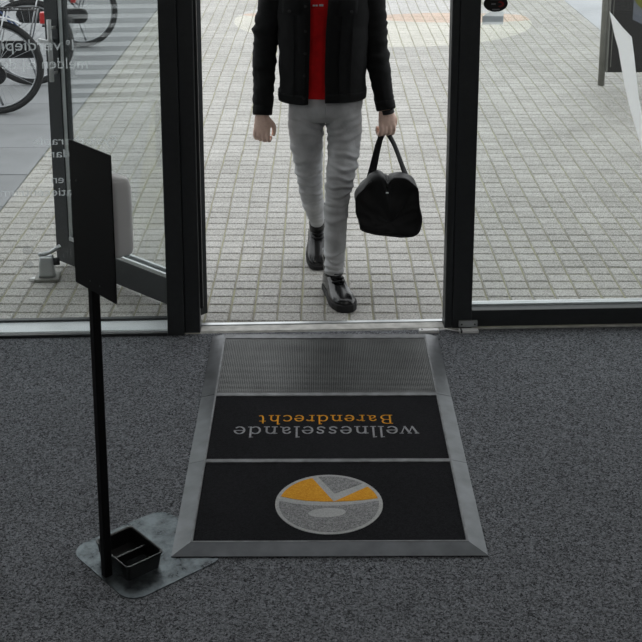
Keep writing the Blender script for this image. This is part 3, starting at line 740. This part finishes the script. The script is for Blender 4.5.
# bag hand: fist closed on the handles
ly = LWr[1]
pr = [([(0, 0, .02), (-.002, 0, -.012), (-.008, -.002, -.046), (-.010, 0, -.070)], [(.022, .029), (.019, .038), (.018, .044), (.014, .042)])]
for dy, ln in ((-.032, 1.0), (-.011, 1.05), (.011, 1.0), (.031, .88)):
    pr.append(fr([(-.010, dy, -.060), (-.018, dy, -.088), (-.006, dy, -.112), (.016, dy, -.114), (.027, dy, -.096), (.020, dy, -.082)], .0106, .0084))
pr.append(fr([(.004, -.028, -.022), (.014, -.050, -.050), (.016, -.052, -.078), (.010, -.040, -.100)], .0135, .0092))
LTURN = math.radians(112)
HG = Vector(LWr) + Matrix.Rotation(LTURN, 3, 'Z') @ Vector((.006, 0, -.098))      # middle of the grip
hand(pr, LWr, LTURN)
person = body.build('person', M['skin'], None, smooth=True)
rm = person.modifiers.new('skin_join', 'REMESH'); rm.mode = 'VOXEL'; rm.voxel_size = .0042; rm.use_smooth_shade = True
sm = person.modifiers.new('soften', 'SMOOTH'); sm.factor = .5; sm.iterations = 3
tag(person, 'person in black denim jacket and grey jeans walking in through the doorway with a bag', 'person')
for sx in (-1, 1):
    e = MB().ell((sx * .030, yf + .016, 1.676), (.013, .010, .008), 12, 8).build('eye', M['eye'], person, smooth=True)
    MB().ell((sx * .030, yf + .0075, 1.676), (.0055, .003, .0055), 10, 6).build('iris', M['iris'], e, smooth=True)
MB().ell((0, yf + .0015, 1.600), (.022, .0035, .006), 12, 6).build('lips', M['lip'], person, smooth=True)
hr = MB()
for z, rx, ry, dy in ((1.62, .070, .060, .045), (1.66, .082, .080, .030), (1.70, .085, .096, .016), (1.735, .083, .108, .004), (1.765, .074, .098, .0), (1.79, .055, .075, .0), (1.806, .025, .035, .0)):
    hr.v += []
    ring = er((HC[0], HC[1] + dy, z), rx, ry, 28); hr.__dict__.setdefault('rings', []).append(ring)
hr.loft(hr.rings); hr.disp(.006, 40, 2)
hr.build('hair', M['hair'], person, smooth=True)

# --- jeans
def wrinkle(v, p, d_amp, freq, seed):
    return noise.noise(Vector((p[0] * freq[0] + seed, p[1] * freq[1] + seed * 2, p[2] * freq[2]))) * d_amp
def cloth_tube(pts, rad, n=28, steps=14, fold=None, amp=.004, seed=1, freq=(9, 9, 26), ref=(0, 1, 0), creases=()):
    path, R = limb(pts, rad, n, steps); mb = MB(); mb.tube(path, R, n, ref=ref)
    out = []
    for i, c in enumerate(path):
        t = i / (len(path) - 1)
        fa_ = fold(t) if fold else 1
        for k in range(n):
            p = Vector(mb.v[i * n + k]); d = (p - c); L = d.length
            if L < 1e-6: out.append(tuple(p)); continue
            w = wrinkle(None, p, 1, freq, seed) + .6 * wrinkle(None, p, 1, tuple(2.1 * f for f in freq), seed + 5)
            w = abs(w) * 1.6 - .35                       # ridged: sharp soft folds
            cr_ = 0
            for (z0, slope, hw, am, side) in creases:      # pulled folds across the front of the cloth
                u_ = (p.z - z0 - slope * (p.x - c.x) - .006 * math.sin(p.x * 60 + z0 * 40)) / hw
                fd = max(0, min(1, .35 - d.y / L + .5 * side * d.x / L))
                cr_ += am * fd * (math.exp(-u_ * u_) - .7 * math.exp(-(u_ + 1.6) ** 2))
            out.append(tuple(p + d / L * (amp * fa_ * w + cr_)))
    mb.v = out; return mb
je = MB()
PEL = [(.790, .022, BY, .135, .085), (.82, .022, BY - .005, .160, .108), (.87, .021, BY - .005, .170, .116), (.92, .02, BY, .168, .115), (.97, .018, BY, .160, .110), (1.01, .016, BY, .152, .105)]
je.loft([er((c[1], c[2], c[0]), c[3], c[4], 32, 2.3) for c in PEL])
# leg volumes meet in the seat
lf = lambda t: .28 + 1.0 * math.exp(-((t - .55) / .13) ** 2) + 1.2 * math.exp(-((t - 1.0) / .08) ** 2) + .7 * math.exp(-((t - .25) / .1) ** 2)
legL = cloth_tube([(.100, BY - .005, .90), (.106, BY - .035, .74), (.096, BY - .085, .60), (.080, BY - .112, .49), (.072, BY - .118, .40), (.066, BY - .135, .28), (.061, BY - .158, .145), (.060, BY - .160, .105)],
    [(.082, .098), (.080, .088), (.068, .076), (.058, .064), (.054, .060), (.050, .056), (.044, .050), (.040, .046)], 40, 26, lf, .009, 2, (5, 5, 19), creases=[(.80, .5, .010, .007, -1), (.765, .35, .009, .006, -1), (.725, .2, .010, .006, 0), (.66, -.25, .010, .006, 1), (.60, -.2, .010, .008, 1), (.555, -.12, .009, .009, 0), (.515, -.1, .008, .009, 1), (.475, .12, .008, .009, 1), (.435, .1, .008, .007, -1), (.36, .1, .010, .005, 0), (.205, .15, .008, .007, 0), (.175, -.15, .007, .008, 0), (.148, .1, .007, .008, 0), (.122, 0, .006, .006, 0)])
legR = cloth_tube([(-.062, BY + .005, .90), (-.068, BY + .01, .74), (-.060, BY + .03, .60), (-.052, BY + .048, .49), (-.046, BY + .085, .41), (-.034, BY + .165, .32), (-.022, BY + .250, .235), (-.020, BY + .268, .215)],
    [(.084, .098), (.082, .090), (.069, .078), (.058, .065), (.054, .060), (.049, .055), (.040, .046), (.037, .042)], 40, 26, lf, .008, 9, (5, 5, 19), creases=[(.79, -.4, .010, .006, 1), (.74, -.25, .010, .005, 1), (.60, .2, .010, .006, -1), (.53, .15, .009, .007, 0), (.48, .1, .008, .008, 0), (.43, -.1, .008, .008, 0), (.38, .1, .008, .006, 0), (.30, 0, .008, .006, 0), (.265, .1, .007, .007, 0)])
je.add(legL.v, legL.f); je.add(legR.v, legR.f)
jeans = je.build('jeans', M['jeans'], person, smooth=True)
rm = jeans.modifiers.new('join', 'REMESH'); rm.mode = 'VOXEL'; rm.voxel_size = .0038; rm.use_smooth_shade = True
sm = jeans.modifiers.new('soften', 'SMOOTH'); sm.factor = .5; sm.iterations = 2
MB().tube([(.022, BY - .118, .965), (.021, BY - .123, .90), (.022, BY - .116, .845), (.023, BY - .10, .805)], [.0035, .004, .004, .003], 6).build('fly_seam', M['jeans'], jeans, smooth=True)
for sx, x0 in ((1, .06), (-1, -.02)):
    MB().tube([(.02 + sx * .075, BY - .103, .925), (.02 + sx * .105, BY - .092, .885), (.02 + sx * .148, BY - .058, .865)], .0028, 6).build('pocket_seam', M['jeans'], jeans, smooth=True)

# --- red shirt
sh = MB(); rings = []
for i in range(26):
    z = .915 + (1.44 - .915) * i / 25
    cx_, cy_, rx, ry = interp([(.80, .018, BY, .172, .122), (.93, .018, BY, .172, .123), (1.05, .016, BY, .162, .122), (1.30, .01, BY, .172, .124), (1.40, .008, BY + .006, .175, .112), (1.47, .005, BY + .015, .09, .075)], z)
    ring = er((cx_, cy_, z), rx, ry, 40, 2.2)
    for k, p in enumerate(ring):
        w = abs(noise.noise(Vector((p.x * 6 + 4, p.y * 6, p.z * 22 + p.x * 14)))) * 1.6 - .3
        p.y += -.006 * w if p.y < cy_ else 0
    rings.append(ring)
sh.loft(rings)
shirt = sh.build('shirt', M['shirt'], person, smooth=True)
MB().loft([er((.018, BY, z), rx, ry, 40, 2.2) for z, rx, ry in ((.908, .172, .1225), (.912, .1745, .1255), (.935, .175, .1265), (.940, .172, .123))]).build('hem_rib', M['shirt'], shirt, smooth=True)
MB().box(-.036, -.026, BY - .1335, BY - .128, 1.328, 1.334).box(-.024, -.014, BY - .1335, BY - .128, 1.328, 1.334).box(-.008, .010, BY - .1335, BY - .128, 1.328, 1.336).build('chest_print', M['sill'], shirt)

# --- jacket
JK = [(.872, .006, BY, .186, .132), (.90, .006, BY, .190, .137), (.915, .006, BY, .192, .138), (1.00, .008, BY, .190, .138), (1.10, .010, BY, .194, .138), (1.22, .010, BY, .200, .140), (1.34, .010, BY, .206, .142), (1.40, .008, BY + .005, .200, .130), (1.45, .006, BY + .012, .165, .105), (1.49, .004, BY + .02, .095, .085), (1.515, .003, BY + .02, .082, .080)]
def jring(z, grow=0, gap=0, n=64, zz=None):
    cx_, cy_, rx, ry = interp(JK, z); rx += grow; ry += grow
    xr = interp([(.87, .013), (1.0, .013), (1.2, .016), (1.36, .024), (1.46, .050), (1.52, .06)], z)[0] + gap
    xl = interp([(.87, -.046), (1.0, -.042), (1.2, -.036), (1.36, -.034), (1.46, -.050), (1.52, -.06)], z)[0] - gap
    a1 = math.asin((xr - cx_) / rx); a0 = 2 * PI + math.asin((xl - cx_) / rx)
    pw = 2.35; out = []
    for k in range(n):
        a = a1 + (a0 - a1) * k / (n - 1); s_, c_ = math.sin(a), math.cos(a)
        out.append(Vector((cx_ + rx * math.copysign(abs(s_) ** (2 / pw), s_), cy_ - ry * math.copysign(abs(c_) ** (2 / pw), c_), (z if zz is None else zz))))
    return out
rings = []
NZ = 60
for i in range(NZ):
    z = .900 + (1.512 - .900) * i / (NZ - 1)
    ring = jring(z)
    for k, p in enumerate(ring):
        w = abs(noise.noise(Vector((p.x * 5, p.y * 5 + 3, p.z * 9 + p.x * 5)))) * 1.5 - .3
        d = Vector((p.x - .008, p.y - BY, 0)).normalized()
        edge = min(1, min(k, 63 - k) / 6)
        ring[k] = p + d * (.009 * w * edge * (1 if z > .92 else .4))
        if p.x < 0: ring[k].z -= .012 * max(0, (1.1 - z) / .23) * min(1, -p.x / .08)
    rings.append(ring)
jk = MB().loft(rings, closed=False)
jacket = jk.build('jacket', M['jacket'], person, smooth=True)
so = jacket.modifiers.new('thick', 'SOLIDIFY'); so.thickness = .006; so.offset = 1
sub = jacket.modifiers.new('sub', 'SUBSURF'); sub.levels = 1; sub.render_levels = 1
# front plackets, waistband, pocket flaps, buttons
def strip(z0, z1, k0, k1, name, m, grow=.004, th=.003, n=24, drop=0):
    rs = []
    for i in range(n):
        z = z0 + (z1 - z0) * i / (n - 1)
        r = jring(z, grow); r = r[k0:k1]
        for p in r:
            if p.x < 0: p.z -= .012 * max(0, (1.1 - z) / .23) * min(1, -p.x / .08)
        rs.append(r)
    o = MB().loft(rs, closed=False).build(name, m, jacket, smooth=True)
    q = o.modifiers.new('thick', 'SOLIDIFY'); q.thickness = th; q.offset = 1
    return o
strip(.900, 1.44, 0, 4, 'placket', M['jacketseam'], .0065)
strip(.900, 1.44, 60, 64, 'placket', M['jacketseam'], .0065)
strip(.896, .936, 0, 64, 'waistband', M['jacketseam'], .0065, n=5)
def kspan(z, x0, x1):
    ks = [k for k, p in enumerate(jring(z)) if p.y < BY and x0 < p.x < x1]; return min(ks), max(ks) + 1
for x0, x1 in ((.070, .165), (-.165, -.078)):
    k0, k1 = kspan(1.30, x0, x1)
    strip(1.290, 1.375, k0, k1, 'pocket_flap', M['jacketseam'], .0085, .004, n=6)
    MB().ell(jring(1.305, .0145)[(k0 + k1) // 2], (.007, .004, .007), 10, 6).build('button', M['rubber'], jacket, smooth=True)
for z in (.918, 1.02, 1.12, 1.22, 1.33):
    MB().ell(jring(z, .0135)[62], (.0065, .0035, .0065), 10, 6).build('button', M['rubber'], jacket, smooth=True)
# seams running down from the pockets
for k in (kspan(1.1, .08, .3)[0], kspan(1.1, .125, .3)[0], kspan(1.1, -.3, -.08)[1], kspan(1.1, -.3, -.125)[1]):
    pts = [jring(z, .0085)[k] for z in (.91, 1.0, 1.1, 1.2, 1.285)]
    MB().tube(pts, .002, 6).build('seam', M['jacketseam'], jacket, smooth=True)
# collar
cr = []
for z, g in ((1.47, .0), (1.50, .008), (1.53, .010), (1.50, .028), (1.46, .035)):
    cr.append(jring(min(z, 1.51), g, 0, 64, z))
q = MB().loft(cr, closed=False).build('collar', M['jacketseam'], jacket, smooth=True); w_ = q.modifiers.new('t', 'SOLIDIFY'); w_.thickness = .004
sf = lambda t: .45 + .9 * math.exp(-((t - .55) / .2) ** 2) + .5 * math.exp(-((t - .95) / .1) ** 2)
for S_, E_, W_, sd_ in ((RS, RE, RW, 4), (LS, LE, LWr, 12)):
    S_, E_, W_ = Vector(S_), Vector(E_), Vector(W_); dwn = (W_ - E_).normalized()
    sx = -1 if S_.x < 0 else 1
    pts = [S_ + Vector((-sx * .03, 0, .025)), S_ + Vector((sx * .015, 0, -.02)), S_.lerp(E_, .5) + Vector((sx * .010, 0, 0)), E_, E_.lerp(W_, .5), W_ - dwn * .005]
    mb = cloth_tube(pts, [(.075, .062), (.074, .068), (.064, .064), (.056, .058), (.049, .050), (.042, .044)], 30, 12, sf, .009, sd_, (6, 6, 18))
    sl_ = mb.build('sleeve', M['jacket'], jacket, smooth=True)
    MB().tube([W_ - dwn * .042, W_ - dwn * .036, W_ - dwn * .004, W_ + dwn * .002], [(.040, .042), (.0455, .0475), (.0445, .0465), (.040, .042)], 28, ref=(0, 1, 0)).build('cuff', M['jacketseam'], jacket, smooth=True)
# watch strap on the bag hand
wp = Vector(LWr) + Vector((.004, 0, -.004)); 
MB().tube([wp + Vector((0, 0, .006)), wp + Vector((.003, 0, -.012))], [(.031, .036), (.031, .036)], 20, ref=(0, 1, 0)).build('watch_strap', M['rubber'], person, smooth=True)

# --- boots
MB().tube([(-.024, BY + .235, .250), (-.021, BY + .27, .20), (-.019, BY + .30, .15)], .036, 14).build('sock', M['rubber'], person, smooth=True)
MB().tube([(.061, BY - .155, .16), (.060, BY - .160, .09)], .036, 14).build('sock', M['rubber'], person, smooth=True)
def shoe(origin, yaw, pitch, sc=1.0):
    """toe along local -y, sole at z=0, heel at y=+.09, ball at y=-.10"""
    Mx = Matrix.Translation(origin) @ Matrix.Rotation(yaw, 4, 'Z') @ Matrix.Rotation(pitch, 4, 'X') @ Matrix.Diagonal((sc * 1.12, sc, sc, 1))
    prof = [(.105, .026, .070), (.098, .034, .115), (.07, .038, .135), (.03, .040, .125), (-.01, .042, .105), (-.05, .046, .083), (-.09, .050, .070), (-.125, .049, .066), (-.155, .043, .060), (-.178, .032, .050), (-.190, .018, .038)]
    rings = []
    for y, hw, ht in prof:
        r = []
        for k in range(18):
            a = PI * k / 17
            r.append(Mx @ Vector((hw * math.copysign(abs(math.cos(a)) ** .75, math.cos(a)), y, .022 + (ht - .022) * math.sin(a) ** .8)))
        rings.append(r)
    up = MB().loft(rings)
    # ankle shaft
    sh_ = []
    for z, rx, ry, yc in ((.09, .038, .055, .045), (.12, .039, .053, .05), (.15, .041, .054, .054), (.172, .042, .052, .057), (.205, .042, .050, .060), (.207, .037, .045, .060), (.16, .033, .042, .056)):
        sh_.append([Mx @ Vector(p) for p in er((0, yc, z), rx, ry, 20)])
    up.loft(sh_)
    u = up.build('boot', M['leather'], person, smooth=True)
    so_ = []
    def outl(k, z):
        return [Mx @ Vector((x * k, y, z)) for x, y in [(.0, .114), (.026, .110), (.038, .088), (.041, .04), (.044, -.01), (.050, -.06), (.054, -.10), (.051, -.14), (.040, -.176), (.022, -.196), (0, -.200), (-.022, -.196), (-.040, -.176), (-.051, -.14), (-.054, -.10), (-.050, -.06), (-.044, -.01), (-.041, .04), (-.038, .088), (-.026, .110)]]
    MB().loft([outl(.97, 0), outl(1.02, .006), outl(1.03, .026), outl(.98, .032)]).build('sole', M['rubber'], u)
    for k in range(5):
        y, z = ((-.052, .090), (-.036, .101), (-.020, .113), (-.011, .132), (-.008, .152))[k]
        MB().tube([Mx @ Vector((-.026, y + .014, z - .006)), Mx @ Vector((-.010, y - .003, z + .003)), Mx @ Vector((.010, y - .003, z + .003)), Mx @ Vector((.026, y + .014, z - .006))], .0038, 6).build('lace', M['nylonlt'], u, smooth=True)
    return u
shoe((.068, 5.290, 0), math.radians(15), 0, 1.0)
shoe((-.018, 5.790, .066), math.radians(2), math.radians(23), .96)

# ------------------------------------------------------------------ duffel bag (held by its handles)
bag = empty('duffel_bag', (.312, 5.41, .22), 0)
def bz(px, py, Y=5.27):
    v = (py - 100) / F_PX; k = Y / (.97195 - v * .23515); return ((px - 321) / F_PX * k - .312, 2.2 + k * (-.23515 - v * .97195) - .22)
sec = [(388, 184), (384.5, 178), (378, 176), (371, 180), (364, 189), (357.5, 199), (356.5, 212), (358.5, 224), (362, 230), (374, 234), (390, 236.5), (406, 237), (415, 236), (420, 230), (421, 216), (419.5, 200), (417.5, 188), (412, 181), (403, 178), (394, 179)]
sec = [bz(*p) for p in sec]
def dens(poly, m=3):
    out = []; n = len(poly)
    for i in range(n):
        p0, p1, p2, p3 = [Vector(poly[(i + j) % n]) for j in (-1, 0, 1, 2)]
        for k in range(m):
            t = k / m; t2, t3 = t * t, t ** 3
            out.append(.5 * ((2 * p1) + (-p0 + p2) * t + (2 * p0 - 5 * p1 + 4 * p2 - p3) * t2 + (-p0 + 3 * p1 - 3 * p2 + p3) * t3))
    return out
sec = dens(sec); cz = Vector((0, .13))
rings = []
HL = .155
for y, k in ((-1, .05), (-.998, .3), (-.995, .55), (-.985, .76), (-.96, .90), (-.91, .97), (-.8, .995), (-.5, 1.0), (-.25, 1.0), (0, 1.0), (.25, 1.0), (.5, 1), (.75, .98), (.88, .92), (.95, .80), (.99, .55), (1, .05)):
    r = []; fr_ = y < 0; y *= HL
    for p in sec:
        q = cz + (p - cz) * k
        w = noise.noise(Vector((q.x * 10, y * 9, q.y * 10))) + .6 * noise.noise(Vector((q.x * 24, y * 18, q.y * 24 + 3)))
        w2 = abs(noise.noise(Vector((q.x * 16 + q.y * 9, y * 6, q.y * 12 + 8))))
        w3 = abs(noise.noise(Vector((q.x * 7 - q.y * 14, 4, q.y * 9 + 2))))
        d = (q - cz); d = d / max(d.length, .02)
        amp = .015 if q.y > .12 else (.009 if q.y > .05 else .003)
        zz = q.y + d.y * w * amp
        if q.y > .12: zz -= (q.y - .12) * .28 * max(0, y / HL + .2)      # top sags away from the near end
        r.append(Vector((q.x + d.x * w * amp, y + ((.040 * w2 + .048 * w3 + .014 * w) if fr_ else -.01 * w) * (k < .95), max(zz, .0))))
    rings.append(r)
bb = MB().loft(rings).build('bag_body', M['nylon'], bag, smooth=True, sub=1)
sm_ = rings[5]; MB().tube([p + Vector((0, -.004, 0)) for p in sm_[9:52]], .004, 6).build('seam', M['nylonlt'], bag, smooth=True)
zp = sec[0]
MB().tube([(zp.x, -HL + .012, zp.y - .014), (zp.x + .001, -.10, zp.y + .001), (zp.x, 0, zp.y - .006), (zp.x, .10, zp.y - .03)], [(.008, .004)] * 4, 8).build('zip', M['nylonlt'], bag, smooth=True)
MB().box(zp.x - .010, zp.x + .002, -HL - .002, -HL + .003, zp.y - .040, zp.y - .034).build('zip_pull', M['steel'], bag, bevel=.001)
# handles: webbing loops from both sides, gathered in the fist
tp = HG - Vector((.312, 5.41, .22)); ga = Matrix.Rotation(LTURN, 3, 'Z') @ Vector((0, 1, 0))
if ga.x < 0: ga = -ga
xl = bz(368, 186)[0]; xr = bz(415.5, 186)[0]
for yo in (-.075, .085):
    a0 = Vector((xl - .003, yo, .150)); a1 = Vector((xl + .004, yo, .232)); b1 = Vector((xr - .002, yo, .228)); b0 = Vector((xr + .010, yo, .150))
    dz = Vector((0, 0, .004 if yo < 0 else -.004))
    pts = [a0, a1, a1.lerp(tp - ga * .018 + dz, .4), a1.lerp(tp - ga * .018 + dz, .75), tp - ga * .016 + dz + Vector((0, 0, -.018)), tp + dz, tp + ga * .016 + dz + Vector((0, 0, -.018)), b1.lerp(tp + ga * .018 + dz, .75), b1.lerp(tp + ga * .018 + dz, .4), b1, b0]
    path, _ = limb(pts, [(1, 1)] * len(pts), 8, 6)
    MB().tube(path, [(.0032, .0135)] * len(path), 10, ref=(1, 0, 0)).build('handle', M['nylonlt'], bag, smooth=True)
tag(bag, 'black nylon duffel bag hanging from the walking person\'s hand', 'bag')

# ------------------------------------------------------------------ bicycles
def bicycle(name, x, y, rz, frame_m, label, lean=0, bags=False, steer=0):
    """rear axle above the origin, front towards local +x"""
    B = empty(name, (x, y, 0), rz)
    R_ = .345
    def wheel(cx):
        c = Vector((cx, 0, R_))
        ringp = lambda r, n=40: [c + Vector((r * math.cos(2 * PI * k / n), 0, r * math.sin(2 * PI * k / n))) for k in range(n)]
        w = MB().tube(ringp(R_ - .023), .023, 10, loop=True, ref=(0, 1, 0)).build('tyre', M['tyre'], B, smooth=True)
        MB().tube(ringp(R_ - .052), [(.007, .010)] * 40, 8, loop=True, ref=(0, 1, 0)).build('rim', M['chrome'], w, smooth=True)
        sp = MB()
        for k in range(28):
            a = 2 * PI * k / 28; a2 = a + (.55 if k % 2 else -.55)
            sp.tube([c + Vector((.02 * math.cos(a2), .025 * (1 if k % 4 < 2 else -1), .02 * math.sin(a2))), c + Vector(((R_ - .05) * math.cos(a), 0, (R_ - .05) * math.sin(a)))], .0013, 4)
        sp.build('spokes', M['chrome'], w)
        MB().tube([c + Vector((0, -.05, 0)), c + Vector((0, .05, 0))], .022, 12).build('hub', M['chrome'], w, smooth=True)
        ar = [c + Vector(((R_ + .022) * math.cos(math.radians(a)), 0, (R_ + .022) * math.sin(math.radians(a)))) for a in range(15, 128, 9)]
        if cx > .5: ar = [c + Vector(((R_ + .022) * math.cos(math.radians(a)), 0, (R_ + .022) * math.sin(math.radians(a)))) for a in range(35, 181, 9)]
        MB().tube(ar, [(.004, .026)] * len(ar), 8, ref=(0, 1, 0)).build('mudguard', M['chrome'] if not bags else M['bikeblack'], B, smooth=True)
    wheel(0); wheel(1.10)
    bbk = Vector((.46, 0, .29)); seat = Vector((.30, 0, .80)); head0 = Vector((.87, 0, .62)); head1 = Vector((.83, 0, .83))
    t = lambda n_, pts, r, m: MB().tube(pts, r, 10).build(n_, m, B, smooth=True)
    t('seat_tube', [bbk, seat], .017, frame_m); t('down_tube', [bbk, head0], .019, frame_m)
    t('top_tube', [Vector((.37, 0, .58)), Vector((.62, 0, .62)), head1 - Vector((0, 0, .05))], .016, frame_m); t('head_tube', [head0, head1], .021, frame_m)
    for s_ in (-1, 1):
        t('chain_stay', [bbk, Vector((0, s_ * .065, R_))], .010, frame_m)
        t('seat_stay', [seat - Vector((.01, 0, .12)), Vector((0, s_ * .065, R_))], .009, frame_m)
        t('fork_blade', [head0 + Vector((.01, s_ * .045, -.02)), Vector((1.0, s_ * .06, .50)), Vector((1.10, s_ * .06, R_))], .011, frame_m)
        t('rack_stay', [Vector((0, s_ * .075, R_)), Vector((-.10, s_ * .07, .76))], .006, M['chrome'])
        t('rack_rail', [Vector((.24, s_ * .055, .765)), Vector((-.32, s_ * .055, .765))], .006, M['bikeblack'])
        t('crank', [bbk + Vector((0, s_ * .06, 0)), bbk + Vector((s_ * .12, s_ * .07, -.11))], .009, M['chrome'])
        MB().box(-.045, .045, -.03, .03, -.012, .012).xf(Matrix.Translation(bbk + Vector((s_ * .12, s_ * .115, -.11)))).build('pedal', M['rubber'], B, bevel=.004)
    for x_ in (-.28, -.14, 0, .14): t('rack_bar', [Vector((x_, -.055, .765)), Vector((x_, .055, .765))], .005, M['bikeblack'])
    t('seat_post', [seat, seat + Vector((-.03, 0, .12))], .013, M['chrome'])
    MB().loft([[Vector((.29 + xx, 0, .95)) + Vector((0, hw * math.cos(2 * PI * k / 14), ht * math.sin(2 * PI * k / 14))) for k in range(14)] for xx, hw, ht in ((-.13, .04, .02), (-.12, .085, .032), (-.06, .10, .036), (0, .07, .03), (.08, .028, .022), (.13, .018, .016), (.14, .008, .008))]).build('saddle', M['rubber'], B, smooth=True)
    # chain case
    cc_ = rrect(-.09, .57, .235, .375, .068, 6)
    MB().prism(cc_, .062, .092, YZ).build('chain_case', M['bikeblack'], B, bevel=.006)
    t('stem', [head1, head1 + Vector((-.04, 0, .16)), head1 + Vector((.02, 0, .19))], .013, M['chrome'])
    hb = head1 + Vector((.02, 0, .19))
    t('handlebar', [hb + Vector((-.26, -.29, -.03)), hb + Vector((-.12, -.27, .0)), hb + Vector((.0, -.12, .02)), hb, hb + Vector((.0, .12, .02)), hb + Vector((-.12, .27, 0)), hb + Vector((-.26, .29, -.03))], .011, M['chrome'])
    for s_ in (-1, 1): t('grip', [hb + Vector((-.27, s_ * .29, -.03)), hb + Vector((-.15, s_ * .275, -.005))], .016, M['rubber'])
    MB().box(-.37, -.335, -.03, .03, .66, .74).build('rear_light', M['red'], B, bevel=.006)
    t('stand_leg', [Vector((.06, -.07, .30)), Vector((-.02, -.13, .01))], .009, M['chrome'])
    if bags:
        for s_ in (-1, 1):
            MB().prism(rrect(-.30, .08, .48, .76, .05, 4), min(s_ * .085, s_ * .19), max(s_ * .085, s_ * .19), YZ).build('pannier', M['tan'] if s_ > 0 else M['bikeblack'], B, bevel=.02)
    tag(B, label, 'bicycle', 'bicycles parked outside')
    return B
bicycle('bicycle', -2.325, 8.66, PI + .06, M['bikeblack'], 'nearest parked black bicycle, its rear wheel cut by the left photo edge')
bicycle('bicycle', -2.29, 9.60, PI + .03, M['bikeblue'], 'blue-framed bicycle parked between the nearest and the farthest bicycle')
bicycle('bicycle', -2.19, 11.15, PI - .05, M['bikeblack'], 'farthest parked bicycle, its wheel seen through the open door glass', bags=False)
